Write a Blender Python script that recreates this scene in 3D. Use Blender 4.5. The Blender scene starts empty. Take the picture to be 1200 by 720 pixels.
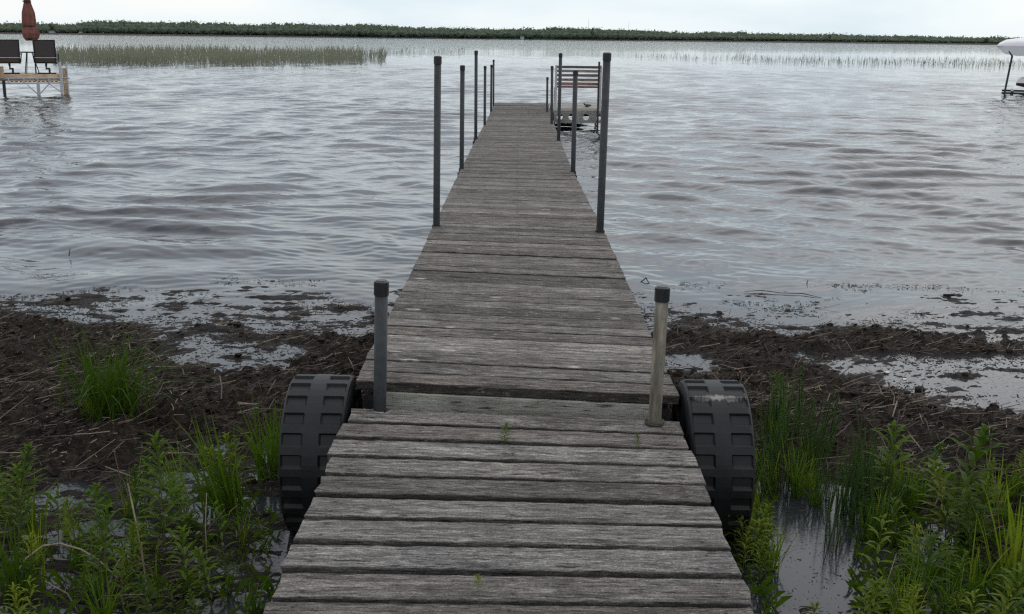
import bpy, math, random
import numpy as np
from mathutils import Matrix, Vector
random.seed(7); RS = np.random.RandomState(7)
SC = bpy.context.scene; COL = SC.collection

# ------------------------------------------------------------------ camera
F = 1312.0; TH = math.atan(315.4 / 1312); ROLL = 0.0113; YAW = math.atan(9 / 1312); CH = 1.8
fw = np.array([-math.sin(YAW) * math.cos(TH), math.cos(YAW) * math.cos(TH), -math.sin(TH)])
r0 = np.array([math.cos(YAW), math.sin(YAW), 0.0]); u0 = np.cross(r0, fw)
RR = r0 * math.cos(ROLL) + u0 * math.sin(ROLL); UU = np.cross(RR, fw)
cam = bpy.data.cameras.new('camera'); co = bpy.data.objects.new('camera', cam); COL.objects.link(co)
cam.sensor_width = 36; cam.lens = F / 1200 * 36; cam.clip_end = 9000; cam.clip_start = 0.05
m = Matrix.Identity(4)
for i in range(3):
    m[i][0] = RR[i]; m[i][1] = UU[i]; m[i][2] = -fw[i]
m[2][3] = CH
co.matrix_world = m; SC.camera = co

def pt(px, py, z=0.0, Y=None):
    """surveyed spot: photo position to a world point on height z, or at distance Y"""
    d = fw + RR * (px - 600) / F - UU * (py - 360) / F
    t = Y / d[1] if Y is not None else (z - CH) / d[2]
    p = d * t
    return Vector((p[0], p[1], p[2] + CH))

# ------------------------------------------------------------------ world and sun
w = bpy.data.worlds.new('World'); SC.world = w; w.use_nodes = True
nt = w.node_tree; N = nt.nodes; L = nt.links; N.clear()
out = N.new('ShaderNodeOutputWorld'); bg = N.new('ShaderNodeBackground'); bg.inputs[1].default_value = 0.1
sky = N.new('ShaderNodeTexSky'); sky.sky_type = 'NISHITA'; sky.sun_disc = False
sky.sun_elevation = math.radians(52); sky.sun_rotation = math.radians(35); sky.air_density = 1.0; sky.dust_density = 2.0
tc = N.new('ShaderNodeTexCoord'); mp = N.new('ShaderNodeMapping'); mp.inputs['Scale'].default_value = (1.6, 1.6, 7.0)
n1 = N.new('ShaderNodeTexNoise'); n1.inputs['Scale'].default_value = 1.9; n1.inputs['Detail'].default_value = 5; n1.inputs['Roughness'].default_value = 0.5
L.new(tc.outputs['Generated'], mp.inputs[0]); L.new(mp.outputs[0], n1.inputs[0])
cr = N.new('ShaderNodeValToRGB'); L.new(n1.outputs[0], cr.inputs[0])
cr.color_ramp.elements[0].position = 0.33; cr.color_ramp.elements[0].color = (0.50, 0.60, 0.665, 1)
cr.color_ramp.elements[1].position = 0.66; cr.color_ramp.elements[1].color = (0.72, 0.74, 0.735, 1)
e = cr.color_ramp.elements.new(0.5); e.color = (0.63, 0.70, 0.735, 1)
sc_ = N.new('ShaderNodeVectorMath'); sc_.operation = 'SCALE'; sc_.inputs['Scale'].default_value = 10.6
L.new(cr.outputs[0], sc_.inputs[0])
mx = N.new('ShaderNodeMix'); mx.data_type = 'RGBA'; mx.inputs[0].default_value = 0.9
sx = N.new('ShaderNodeSeparateXYZ'); L.new(tc.outputs['Generated'], sx.inputs[0])
mr = N.new('ShaderNodeMapRange'); L.new(sx.outputs[2], mr.inputs[0]); mr.inputs[1].default_value = 0.12; mr.inputs[2].default_value = 0.8; mr.inputs[3].default_value = 12.0; mr.inputs[4].default_value = 12.6
L.new(mr.outputs[0], sc_.inputs['Scale'])
mr2 = N.new('ShaderNodeMapRange'); L.new(sx.outputs[2], mr2.inputs[0]); mr2.inputs[1].default_value = 0.1; mr2.inputs[2].default_value = 0.45
tn = N.new('ShaderNodeMix'); tn.data_type = 'RGBA'; L.new(mr2.outputs[0], tn.inputs[0]); tn.inputs[6].default_value = (1, 1, 1, 1); tn.inputs[7].default_value = (1.07, 0.995, 1.03, 1)
tm = N.new('ShaderNodeMix'); tm.data_type = 'RGBA'; tm.blend_type = 'MULTIPLY'; tm.inputs[0].default_value = 1; L.new(sc_.outputs[0], tm.inputs[6]); L.new(tn.outputs[2], tm.inputs[7])
L.new(sky.outputs[0], mx.inputs[6]); L.new(tm.outputs[2], mx.inputs[7])
L.new(mx.outputs[2], bg.inputs[0]); L.new(bg.outputs[0], out.inputs[0])
sun = bpy.data.lights.new('sun', 'SUN'); so = bpy.data.objects.new('sun', sun); COL.objects.link(so)
sun.energy = 0.5; sun.angle = math.radians(80); sun.color = (1, 0.96, 0.9)
_az = math.radians(35); _el = math.radians(52)
sd = Vector((math.sin(_az) * math.cos(_el), math.cos(_az) * math.cos(_el), math.sin(_el)))
so.rotation_euler = sd.to_track_quat('Z', 'Y').to_euler()
SC.view_settings.view_transform = 'Standard'; SC.view_settings.look = 'None'
SC.view_settings.exposure = 0.25; SC.view_settings.gamma = 1.0
SC.cycles.use_denoising = False; SC.cycles.pixel_filter_type = 'BLACKMAN_HARRIS'; SC.cycles.filter_width = 1.3
SC.cycles.max_bounces = 5; SC.cycles.diffuse_bounces = 3; SC.cycles.volume_bounces = 0

# ------------------------------------------------------------------ helpers
def tag(o, label=None, cat=None, group=None, kind=None):
    if label: o['label'] = label
    if cat: o['category'] = cat
    if group: o['group'] = group
    if kind: o['kind'] = kind
    return o
def link(name, me, mat=None, parent=None):
    o = bpy.data.objects.new(name, me); COL.objects.link(o)
    if parent: o.parent = parent
    if mat and me and not me.materials: me.materials.append(mat)
    return o
def empty(name, loc=(0, 0, 0), rz=0):
    o = bpy.data.objects.new(name, None); COL.objects.link(o); o.location = loc; o.rotation_euler.z = rz
    o.empty_display_size = 0.1
    return o
def npmesh(name, V, Fc, smooth=False):
    """V (n,3); Fc (m,k) all the same size"""
    V = np.asarray(V, np.float32); Fc = np.asarray(Fc, np.int32)
    me = bpy.data.meshes.new(name); k = Fc.shape[1]
    me.vertices.add(len(V)); me.vertices.foreach_set('co', V.ravel())
    me.loops.add(Fc.size); me.loops.foreach_set('vertex_index', Fc.ravel())
    me.polygons.add(len(Fc)); me.polygons.foreach_set('loop_start', np.arange(0, Fc.size, k, dtype=np.int32))
    me.polygons.foreach_set('loop_total', np.full(len(Fc), k, np.int32))
    me.polygons.foreach_set('use_smooth', np.full(len(Fc), smooth))
    me.update(calc_edges=True)
    return me
class MB:
    """collects simple solids; build() makes ONE mesh object"""
    def __init__(s): s.v = []; s.f = []
    def add(s, vs, fs):
        b = len(s.v); s.v += [tuple(v) for v in vs]; s.f += [tuple(b + i for i in f) for f in fs]; return s
    def box(s, c, d, M=None, bev=0.0):
        x, y, z = d[0] / 2, d[1] / 2, d[2] / 2; c = Vector(c)
        if bev:
            b = bev; prof = [(-y + b, -z), (y - b, -z), (y, -z + b), (y, z - b), (y - b, z), (-y + b, z), (-y, z - b), (-y, -z + b)]
            vs = [Vector((sx * x, p[0], p[1])) for sx in (-1, 1) for p in prof]
            fs = [tuple(range(7, -1, -1)), tuple(range(8, 16))] + [(i, (i + 1) % 8, 8 + (i + 1) % 8, 8 + i) for i in range(8)]
        else:
            vs = [Vector((a, b_, c_)) for a in (-x, x) for b_ in (-y, y) for c_ in (-z, z)]
            fs = [(0, 1, 3, 2), (4, 6, 7, 5), (0, 4, 5, 1), (2, 3, 7, 6), (0, 2, 6, 4), (1, 5, 7, 3)]
        if M: vs = [M @ v for v in vs]
        return s.add([v + c for v in vs], fs)
    def tube(s, pts, r, n=8, cap=True):
        pts = [Vector(p) for p in pts]; rs = r if isinstance(r, (list, tuple)) else [r] * len(pts)
        vs = []; ref = None
        for i, p in enumerate(pts):
            t = (pts[min(i + 1, len(pts) - 1)] - pts[max(i - 1, 0)]).normalized()
            if ref is None: ref = Vector((0, 0, 1)) if abs(t.z) < 0.9 else Vector((0, 1, 0))
            a = t.cross(ref).normalized(); b = a.cross(t).normalized(); ref = b
            for k in range(n):
                an = 2 * math.pi * k / n
                vs.append(p + (a * math.cos(an) + b * math.sin(an)) * rs[i])
        fs = [(i * n + k, i * n + (k + 1) % n, (i + 1) * n + (k + 1) % n, (i + 1) * n + k) for i in range(len(pts) - 1) for k in range(n)]
        if cap: fs += [tuple(range(n - 1, -1, -1)), tuple((len(pts) - 1) * n + k for k in range(n))]
        return s.add(vs, fs)
    def build(s, name, mat, parent=None, smooth=False):
        me = bpy.data.meshes.new(name); me.from_pydata(s.v, [], s.f); me.update()
        if smooth: me.shade_smooth()
        return link(name, me, mat, parent)

def vnoise(x, y, seed=0):
    xi = np.floor(x).astype(np.int64); yi = np.floor(y).astype(np.int64); fx = x - xi; fy = y - yi
    fx = fx * fx * (3 - 2 * fx); fy = fy * fy * (3 - 2 * fy)
    def h(a, b):
        n = (a * 374761393 + b * 668265263 + seed * 974634777) & 0xffffffff
        n = ((n ^ (n >> 13)) * 1274126177) & 0xffffffff
        return ((n ^ (n >> 16)) & 0xffff) / 65535.0 * 2 - 1
    return (h(xi, yi) * (1 - fx) + h(xi + 1, yi) * fx) * (1 - fy) + (h(xi, yi + 1) * (1 - fx) + h(xi + 1, yi + 1) * fx) * fy
def fbm(x, y, oc=4, seed=0, gain=0.5):
    s = 0; a = 1; f = 1.0
    for i in range(oc):
        ca, sa = math.cos(i * 1.1), math.sin(i * 1.1)
        s = s + a * vnoise((x * ca - y * sa) * f + 13.7 * i, (x * sa + y * ca) * f + 5.1 * i, seed + i); a *= gain; f *= 2.03
    return s

# ------------------------------------------------------------------ materials
def mat(name):
    m = bpy.data.materials.new(name); m.use_nodes = True
    nt = m.node_tree; nt.nodes.clear(); o = nt.nodes.new('ShaderNodeOutputMaterial'); p = nt.nodes.new('ShaderNodeBsdfPrincipled')
    nt.links.new(p.outputs[0], o.inputs[0]); return m, nt, p, o
def nn(nt, t, **k):
    n = nt.nodes.new(t)
    for a, b in k.items():
        if a in n.inputs: n.inputs[a].default_value = b
        else: setattr(n, a, b)
    return n
def ramp(nt, src, stops):
    r = nt.nodes.new('ShaderNodeValToRGB'); e = r.color_ramp.elements
    e[0].position, e[0].color = stops[0][0], (*stops[0][1], 1); e[1].position, e[1].color = stops[-1][0], (*stops[-1][1], 1)
    for p, c in stops[1:-1]: q = e.new(p); q.color = (*c, 1)
    nt.links.new(src, r.inputs[0]); return r.outputs[0]
def g(v): return (v, v, v)
def math_(nt, op, a, b=None):
    n = nt.nodes.new('ShaderNodeMath'); n.operation = op
    for i, x in enumerate((a, b)):
        if x is None: continue
        if isinstance(x, (int, float)): n.inputs[i].default_value = x
        else: nt.links.new(x, n.inputs[i])
    return n.outputs[0]
def mixc(nt, f, a, b, mode='MIX'):
    n = nt.nodes.new('ShaderNodeMix'); n.data_type = 'RGBA'; n.blend_type = mode
    for i, x in ((0, f), (6, a), (7, b)):
        if isinstance(x, (int, float)): n.inputs[i].default_value = x
        elif isinstance(x, tuple): n.inputs[i].default_value = (*x, 1)
        else: nt.links.new(x, n.inputs[i])
    return n.outputs[2]
def bump(nt, h, dist, strength=1.0, normal=None):
    b = nt.nodes.new('ShaderNodeBump'); b.inputs['Strength'].default_value = strength; b.inputs['Distance'].default_value = dist
    nt.links.new(h, b.inputs['Height'])
    if normal: nt.links.new(normal, b.inputs['Normal'])
    return b.outputs[0]
def objcoord(nt, scale, rnd=True):
    t = nn(nt, 'ShaderNodeTexCoord'); mp = nn(nt, 'ShaderNodeMapping'); mp.inputs['Scale'].default_value = scale
    if rnd:
        oi = nn(nt, 'ShaderNodeObjectInfo'); s = nn(nt, 'ShaderNodeVectorMath', operation='SCALE'); s.inputs[0].default_value = (37, 91, 53)
        nt.links.new(oi.outputs['Random'], s.inputs['Scale'])
        a = nn(nt, 'ShaderNodeVectorMath', operation='ADD'); nt.links.new(t.outputs['Object'], a.inputs[0]); nt.links.new(s.outputs[0], a.inputs[1])
        nt.links.new(a.outputs[0], mp.inputs[0])
    else: nt.links.new(t.outputs['Object'], mp.inputs[0])
    return mp.outputs[0]
def noise(nt, vec, scale, detail=4, rough=0.55):
    n = nn(nt, 'ShaderNodeTexNoise', Scale=scale, Detail=detail, Roughness=rough)
    if vec is not None: nt.links.new(vec, n.inputs['Vector'])
    return n.outputs[0]

def wood(name, lo, mid, hi, screws=False, flecks=1.0):
    m, nt, p, o = mat(name)
    v1 = objcoord(nt, (5.0, 44, 44)); v2 = objcoord(nt, (24, 210, 210)); v3 = objcoord(nt, (1, 1, 1)); v4 = objcoord(nt, (9, 100, 100))
    ga = noise(nt, v1, 1.0, 6, 0.65); gb = noise(nt, v2, 1.0, 6, 0.75); gc = noise(nt, v3, 3.2, 5, 0.65)
    f = math_(nt, 'ADD', math_(nt, 'MULTIPLY', ga, 0.42), math_(nt, 'MULTIPLY', gb, 0.58))
    c = ramp(nt, f, [(0.38, lo), (0.5, mid), (0.62, hi)])
    c = mixc(nt, 1.0, c, ramp(nt, gc, [(0.3, (0.62, 0.6, 0.58)), (0.5, (0.95, 0.94, 0.93)), (0.7, (1.25, 1.24, 1.2))]), 'MULTIPLY')
    # per board tone
    oi = nn(nt, 'ShaderNodeObjectInfo')
    c = mixc(nt, 1.0, c, ramp(nt, oi.outputs['Random'], [(0.0, (0.55, 0.53, 0.50)), (0.25, (0.95, 0.92, 0.88)), (0.5, (1.0, 1.0, 1.0)), (0.7, (0.72, 0.66, 0.62)), (0.85, (1.1, 1.1, 1.08)), (1.0, (1.5, 1.48, 1.42))]), 'MULTIPLY')
    spk = noise(nt, v3, 170, 3, 0.7)
    if screws: c = mixc(nt, 1.0, c, ramp(nt, spk, [(0.35, g(.62)), (0.5, g(1)), (0.66, g(1.45))]), 'MULTIPLY')
    # fissures along the grain
    fis = noise(nt, v4, 1.0, 4, 0.6); fm = ramp(nt, fis, [(0.33, g(1)), (0.40, g(0))])
    c = mixc(nt, math_(nt, 'MULTIPLY', fm, 0.85), c, (0.012, 0.011, 0.010))
    # pale dry flecks and knots
    fl = noise(nt, objcoord(nt, (26, 90, 90)), 1.0, 6, 0.75); flm = ramp(nt, fl, [(0.585, g(0)), (0.65, g(1))])
    c = mixc(nt, math_(nt, 'MULTIPLY', flm, 0.5 * flecks), c, (0.50, 0.49, 0.45))
    kv = nn(nt, 'ShaderNodeTexVoronoi', Scale=1.0); nt.links.new(objcoord(nt, (3.2, 7.5, 0.02)), kv.inputs['Vector'])
    ringd = ramp(nt, kv.outputs['Distance'], [(0.0, g(0.55)), (0.035, g(0.1)), (0.06, g(1)), (0.10, g(0.7)), (0.14, g(0))])
    kn = noise(nt, v3, 4.0, 2); sel = ramp(nt, kn, [(0.50, g(0)), (0.56, g(1))])
    c = mixc(nt, math_(nt, 'MULTIPLY', math_(nt, 'MULTIPLY', ringd, sel), 0.62 * flecks), c, (0.52, 0.50, 0.46))
    # grime on the long edges of each board, darkened to paint in gap shadows
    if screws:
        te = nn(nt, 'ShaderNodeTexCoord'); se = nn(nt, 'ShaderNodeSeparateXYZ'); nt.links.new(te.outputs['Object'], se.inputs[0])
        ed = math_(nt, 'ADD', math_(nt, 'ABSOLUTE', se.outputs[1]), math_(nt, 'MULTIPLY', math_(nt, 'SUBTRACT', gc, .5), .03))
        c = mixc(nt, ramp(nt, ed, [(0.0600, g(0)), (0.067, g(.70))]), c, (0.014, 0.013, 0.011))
    # fastener spots over the three stringers, with a little rust bleed
    if screws:
        t0 = nn(nt, 'ShaderNodeTexCoord'); sp = nn(nt, 'ShaderNodeSeparateXYZ'); nt.links.new(t0.outputs['Object'], sp.inputs[0])
        ax_ = math_(nt, 'ABSOLUTE', sp.outputs[0]); dx_ = math_(nt, 'MINIMUM', ax_, math_(nt, 'ABSOLUTE', math_(nt, 'SUBTRACT', ax_, .53)))
        dy_ = math_(nt, 'ABSOLUTE', math_(nt, 'SUBTRACT', math_(nt, 'ABSOLUTE', sp.outputs[1]), .036))
        dd = math_(nt, 'SQRT', math_(nt, 'ADD', math_(nt, 'MULTIPLY', dx_, dx_), math_(nt, 'MULTIPLY', dy_, dy_)))
        rust = math_(nt, 'SQRT', math_(nt, 'ADD', math_(nt, 'MULTIPLY', math_(nt, 'MULTIPLY', dx_, dx_), .12), math_(nt, 'MULTIPLY', dy_, dy_)))
        c = mixc(nt, ramp(nt, rust, [(0.002, g(.4)), (0.010, g(0))]), c, (0.06, 0.04, 0.03))
        c = mixc(nt, ramp(nt, dd, [(0.0035, g(.9)), (0.0045, g(0))]), c, (0.02, 0.018, 0.017))
    nt.links.new(c, p.inputs['Base Color']); p.inputs['Roughness'].default_value = 0.85; p.inputs['Specular IOR Level'].default_value = 0.2
    h = math_(nt, 'SUBTRACT', f, math_(nt, 'MULTIPLY', fm, 0.5))
    nt.links.new(bump(nt, h, 0.010, 1.0), p.inputs['Normal'])
    return m
M = {}
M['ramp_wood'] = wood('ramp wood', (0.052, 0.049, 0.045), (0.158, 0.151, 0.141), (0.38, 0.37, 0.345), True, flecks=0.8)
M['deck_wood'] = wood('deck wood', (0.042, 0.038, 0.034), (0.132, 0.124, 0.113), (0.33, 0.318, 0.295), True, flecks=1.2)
M['beam_wood'] = wood('beam wood', (0.2, 0.2, 0.17), (0.32, 0.315, 0.275), (0.42, 0.41, 0.36), flecks=0.3)
M['dark_wood'] = wood('dark wood', (0.02, 0.018, 0.016), (0.05, 0.045, 0.04), (0.09, 0.085, 0.075), flecks=0.2)
M['bench_wood'] = wood('bench wood', (0.13, 0.115, 0.10), (0.24, 0.21, 0.185), (0.36, 0.32, 0.285), flecks=0.4)
M['bench_grey'] = wood('pale grey wood', (0.17, 0.17, 0.155), (0.27, 0.27, 0.245), (0.36, 0.36, 0.33), flecks=0.3)
M['red_wood'] = wood('red wood', (0.14, 0.10, 0.085), (0.25, 0.18, 0.155), (0.36, 0.27, 0.235), flecks=0.2)
M['tan_wood'] = wood('tan wood', (0.36, 0.25, 0.15), (0.55, 0.40, 0.26), (0.68, 0.54, 0.38), flecks=0.1)

def simple(name, col, rough=0.5, metal=0.0, var=0.25, scale=12, bd=0.001, spec=0.5):
    m, nt, p, o = mat(name)
    n = noise(nt, objcoord(nt, (1, 1, 1)), scale, 6, 0.65)
    lo = tuple(c * (1 - var) for c in col); hi = tuple(min(1, c * (1 + var)) for c in col)
    nt.links.new(ramp(nt, n, [(0.3, lo), (0.7, hi)]), p.inputs['Base Color'])
    p.inputs['Roughness'].default_value = rough; p.inputs['Metallic'].default_value = metal; p.inputs['Specular IOR Level'].default_value = spec
    nt.links.new(bump(nt, n, bd, 0.6), p.inputs['Normal'])
    return m
M['steel'] = simple('galvanised steel', (0.026, 0.029, 0.031), 0.6, 0.1, 0.45, 26, 0.002)
M['old_pipe'] = None
M['black_cap'] = simple('black cap', (0.012, 0.012, 0.013), 0.45, 0, 0.3, 30)
M['alu'] = simple('aluminium', (0.48, 0.49, 0.50), 0.45, 0.5, 0.15, 10)
M['white_frame'] = simple('white frame', (0.42, 0.42, 0.42), 0.5, 0, 0.2, 10)
M['sling'] = simple('brown grey sling fabric', (0.062, 0.052, 0.047), 0.8, 0, 0.15, 60)
M['chair_frame'] = simple('dark chair frame', (0.018, 0.017, 0.018), 0.4, 0.3, 0.2, 20)
M['umbrella'] = simple('rust red canvas', (0.19, 0.072, 0.055), 0.9, 0, 0.3, 9)
M['vinyl'] = simple('white vinyl', (0.72, 0.71, 0.72), 0.55, 0, 0.06, 3)
M['brown_hull'] = simple('brown hull', (0.10, 0.06, 0.05), 0.4, 0, 0.3, 8)
M['shell'] = simple('pale shell', (0.65, 0.62, 0.55), 0.5, 0, 0.2, 30)
M['house_white'] = simple('white siding', (0.7, 0.7, 0.68), 0.8, 0, 0.08, 1)
M['house_roof'] = simple('grey roof', (0.10, 0.10, 0.10), 0.8, 0, 0.2, 1)
M['window_glass'] = simple('window glass', (0.03, 0.035, 0.04), 0.1, 0, 0.1, 1)
# lichen-stained wooden-looking pipe
def pipe_old():
    m, nt, p, o = mat('stained pipe')
    a = noise(nt, objcoord(nt, (30, 30, 4), False), 1.5, 6, 0.7); b = noise(nt, objcoord(nt, (1, 1, 1), False), 22, 6, 0.7)
    c = ramp(nt, a, [(0.3, (0.045, 0.04, 0.03)), (0.5, (0.14, 0.125, 0.092)), (0.7, (0.25, 0.225, 0.17))])
    c = mixc(nt, ramp(nt, b, [(0.52, g(0)), (0.62, g(0.8))]), c, (0.10, 0.105, 0.08))
    nt.links.new(c, p.inputs['Base Color']); p.inputs['Roughness'].default_value = 0.85
    nt.links.new(bump(nt, a, 0.002, 0.8), p.inputs['Normal']); return m
M['old_pipe'] = pipe_old()
def rubber(name, scuff):
    m, nt, p, o = mat(name)
    a = noise(nt, objcoord(nt, (1, 1, 1), False), 9, 7, 0.7)
    c = ramp(nt, a, [(0.3, (0.005, 0.0054, 0.0058)), (0.55, (0.0095, 0.0102, 0.0108)), (0.75, (0.018, 0.0195, 0.0205))])
    dirt = noise(nt, objcoord(nt, (1, 1, 1), False), 5, 7, 0.75); fleck = noise(nt, objcoord(nt, (1, 1, 1), False), 60, 5, 0.7)
    tz = nn(nt, 'ShaderNodeTexCoord'); sz = nn(nt, 'ShaderNodeSeparateXYZ'); nt.links.new(tz.outputs['Object'], sz.inputs[0])
    low = math_(nt, 'MULTIPLY', sz.outputs[2], -0.9)
    c = mixc(nt, ramp(nt, math_(nt, 'ADD', dirt, low), [(0.5, g(0)), (0.74, g(0.75))]), c, (0.030, 0.025, 0.019))
    c = mixc(nt, ramp(nt, fleck, [(0.66, g(0)), (0.74, g(0.55))]), c, (0.09, 0.085, 0.075))
    if scuff:
        tcn = nn(nt, 'ShaderNodeTexCoord'); sp = nn(nt, 'ShaderNodeSeparateXYZ'); nt.links.new(tcn.outputs['Object'], sp.inputs[0])
        # worn patch on the upper front of the tread
        ang = math_(nt, 'ARCTAN2', sp.outputs['Z'], math_(nt, 'MULTIPLY', sp.outputs['Y'], -1))
        d = math_(nt, 'ABSOLUTE', math_(nt, 'SUBTRACT', ang, 1.22))
        n2 = noise(nt, objcoord(nt, (30, 8, 8), False), 3, 5, 0.7)
        mk = ramp(nt, math_(nt, 'ADD', math_(nt, 'ADD', math_(nt, 'MULTIPLY', d, 5.5), math_(nt, 'MULTIPLY', math_(nt, 'ABSOLUTE', sp.outputs['X']), 3.2)), n2), [(0.62, g(1)), (0.88, g(0))])
        c = mixc(nt, math_(nt, 'MULTIPLY', mk, 0.8), c, (0.26, 0.25, 0.22))
    nt.links.new(c, p.inputs['Base Color']); p.inputs['Roughness'].default_value = 0.55; p.inputs['Specular IOR Level'].default_value = 0.3
    nt.links.new(bump(nt, a, 0.0015, 0.7), p.inputs['Normal']); return m
M['rubber'] = rubber('black moulded plastic', False); M['rubber_scuffed'] = rubber('scuffed black plastic', True)

def leafmat(name, c1, c2, c3):
    m, nt, p, o = mat(name)
    oi = nn(nt, 'ShaderNodeObjectInfo'); n = noise(nt, objcoord(nt, (1, 1, 1)), 14, 3)
    f = math_(nt, 'ADD', math_(nt, 'MULTIPLY', oi.outputs['Random'], 0.55), math_(nt, 'MULTIPLY', n, 0.5))
    c = ramp(nt, f, [(0.25, c1), (0.5, c2), (0.75, c3)])
    nt.links.new(c, p.inputs['Base Color']); p.inputs['Roughness'].default_value = 0.6; p.inputs['Specular IOR Level'].default_value = 0.12
    tr = nn(nt, 'ShaderNodeBsdfTranslucent'); nt.links.new(mixc(nt, 1.0, c, (1.3, 1.5, 0.6), 'MULTIPLY'), tr.inputs[0])
    ms = nn(nt, 'ShaderNodeMixShader'); ms.inputs[0].default_value = 0.35
    nt.links.new(p.outputs[0], ms.inputs[1]); nt.links.new(tr.outputs[0], ms.inputs[2]); nt.links.new(ms.outputs[0], o.inputs[0])
    return m
M['leaf'] = leafmat('weed leaf', (0.032, 0.062, 0.006), (0.066, 0.112, 0.009), (0.155, 0.185, 0.018))
M['grass'] = leafmat('grass blade', (0.038, 0.072, 0.007), (0.085, 0.145, 0.012), (0.17, 0.21, 0.022))
M['needle'] = leafmat('mares tail', (0.03, 0.06, 0.014), (0.05, 0.10, 0.02), (0.085, 0.14, 0.03))
M['stem'] = simple('weed stem', (0.07, 0.075, 0.022), 0.7, 0, 0.3, 20)
M['straw'] = leafmat('dead reed straw', (0.07, 0.05, 0.032), (0.17, 0.13, 0.09), (0.36, 0.31, 0.23))
M['reed'] = leafmat('lake reeds', (0.12, 0.135, 0.09), (0.2, 0.21, 0.155), (0.34, 0.34, 0.28))
M['far_leaf'] = leafmat('far foliage', (0.085, 0.112, 0.085), (0.11, 0.14, 0.105), (0.145, 0.175, 0.13))  # leaf tones paled, distance haze mixed into the colour
M['bark'] = simple('bark', (0.08, 0.065, 0.05), 0.9, 0, 0.3, 4)
M['peat'] = simple('dark peat crumbs', (0.02, 0.016, 0.013), 0.8, 0, 0.5, 30, 0.004, 0.3)

def mudmat():
    m, nt, p, o = mat('mud and peat')
    ge = nn(nt, 'ShaderNodeNewGeometry'); sp = nn(nt, 'ShaderNodeSeparateXYZ'); nt.links.new(ge.outputs['Position'], sp.inputs[0])
    t = nn(nt, 'ShaderNodeMapping'); nt.links.new(ge.outputs['Position'], t.inputs[0]); t.inputs['Scale'].default_value = (1, 1, 1)
    a = noise(nt, t.outputs[0], 2.3, 6, 0.7); b = noise(nt, t.outputs[0], 28, 6, 0.75)
    t2 = nn(nt, 'ShaderNodeMapping'); nt.links.new(ge.outputs['Position'], t2.inputs[0]); t2.inputs['Scale'].default_value = (12, 70, 40); t2.inputs['Rotation'].default_value = (0, 0, 0.35)
    fb = noise(nt, t2.outputs[0], 1.0, 6, 0.75)
    c = ramp(nt, b, [(0.36, (0.005, 0.0045, 0.004)), (0.5, (0.021, 0.0165, 0.0125)), (0.66, (0.066, 0.049, 0.035))])
    c = mixc(nt, ramp(nt, a, [(0.42, g(0)), (0.6, g(0.35))]), c, (0.030, 0.021, 0.014))
    c = mixc(nt, ramp(nt, fb, [(0.60, g(0)), (0.70, g(0.6))]), c, (0.13, 0.095, 0.065))
    wet = ramp(nt, sp.outputs['Z'], [(0.004, g(1)), (0.03, g(0))])
    c = mixc(nt, math_(nt, 'MULTIPLY', wet, 0.6), c, (0.012, 0.011, 0.010))
    nt.links.new(c, p.inputs['Base Color'])
    nt.links.new(ramp(nt, wet, [(0, g(0.9)), (1, g(0.65))]), p.inputs['Roughness']); p.inputs['Specular IOR Level'].default_value = 0.16
    h = math_(nt, 'ADD', math_(nt, 'MULTIPLY', b, 1.0), math_(nt, 'MULTIPLY', fb, 0.6))
    nt.links.new(bump(nt, h, 0.02, 1.0), p.inputs['Normal']); return m
M['mud'] = mudmat()
def watermat():
    m, nt, p, o = mat('lake water')
    ge = nn(nt, 'ShaderNodeNewGeometry'); sp = nn(nt, 'ShaderNodeSeparateXYZ'); nt.links.new(ge.outputs['Position'], sp.inputs[0])
    def nz(scale, s, d=3):
        t = nn(nt, 'ShaderNodeMapping'); nt.links.new(ge.outputs['Position'], t.inputs[0]); t.inputs['Scale'].default_value = scale
        return noise(nt, t.outputs[0], s, d, 0.55)
    p.inputs['Base Color'].default_value = (0.022, 0.024, 0.023, 1); p.inputs['IOR'].default_value = 1.333
    p.inputs['Roughness'].default_value = 0.02
    # wind ripple: strong off the shore, calm in the shallows
    am = ramp(nt, math_(nt, 'MULTIPLY', sp.outputs['Y'], 0.01), [(0.066, g(0.02)), (0.10, g(0.22)), (0.20, g(0.8)), (0.45, g(1))])
    r1 = nz((1.0, 1.7, 1), 4.5, 2); r2 = nz((1, 1.6, 1), 1.6)
    h = math_(nt, 'MULTIPLY', math_(nt, 'ADD', math_(nt, 'MULTIPLY', r1, 1.0), math_(nt, 'MULTIPLY', r2, 2.2)), am)
    n = bump(nt, h, 0.015, 1.0)
    r3 = nz((1, 1, 1), 60, 4)
    n = bump(nt, r3, 0.0006, 0.6, n)
    nt.links.new(n, p.inputs['Normal'])
    # fine scum and silt drifting in the shallows
    sc = nz((9, 22, 1), 4.0, 7); zone = ramp(nt, math_(nt, 'MULTIPLY', sp.outputs['Y'], 0.1), [(0.40, g(0.4)), (0.62, g(1)), (0.80, g(0.5)), (0.88, g(0))])
    mk = math_(nt, 'MULTIPLY', ramp(nt, sc, [(0.54, g(0)), (0.64, g(1))]), zone)
    c = mixc(nt, mk, (0.020, 0.024, 0.027), (0.05, 0.045, 0.038)); nt.links.new(c, p.inputs['Base Color'])
    nt.links.new(ramp(nt, mk, [(0, g(0.03)), (1, g(0.55))]), p.inputs['Roughness'])
    return m
M['water'] = watermat()

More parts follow.
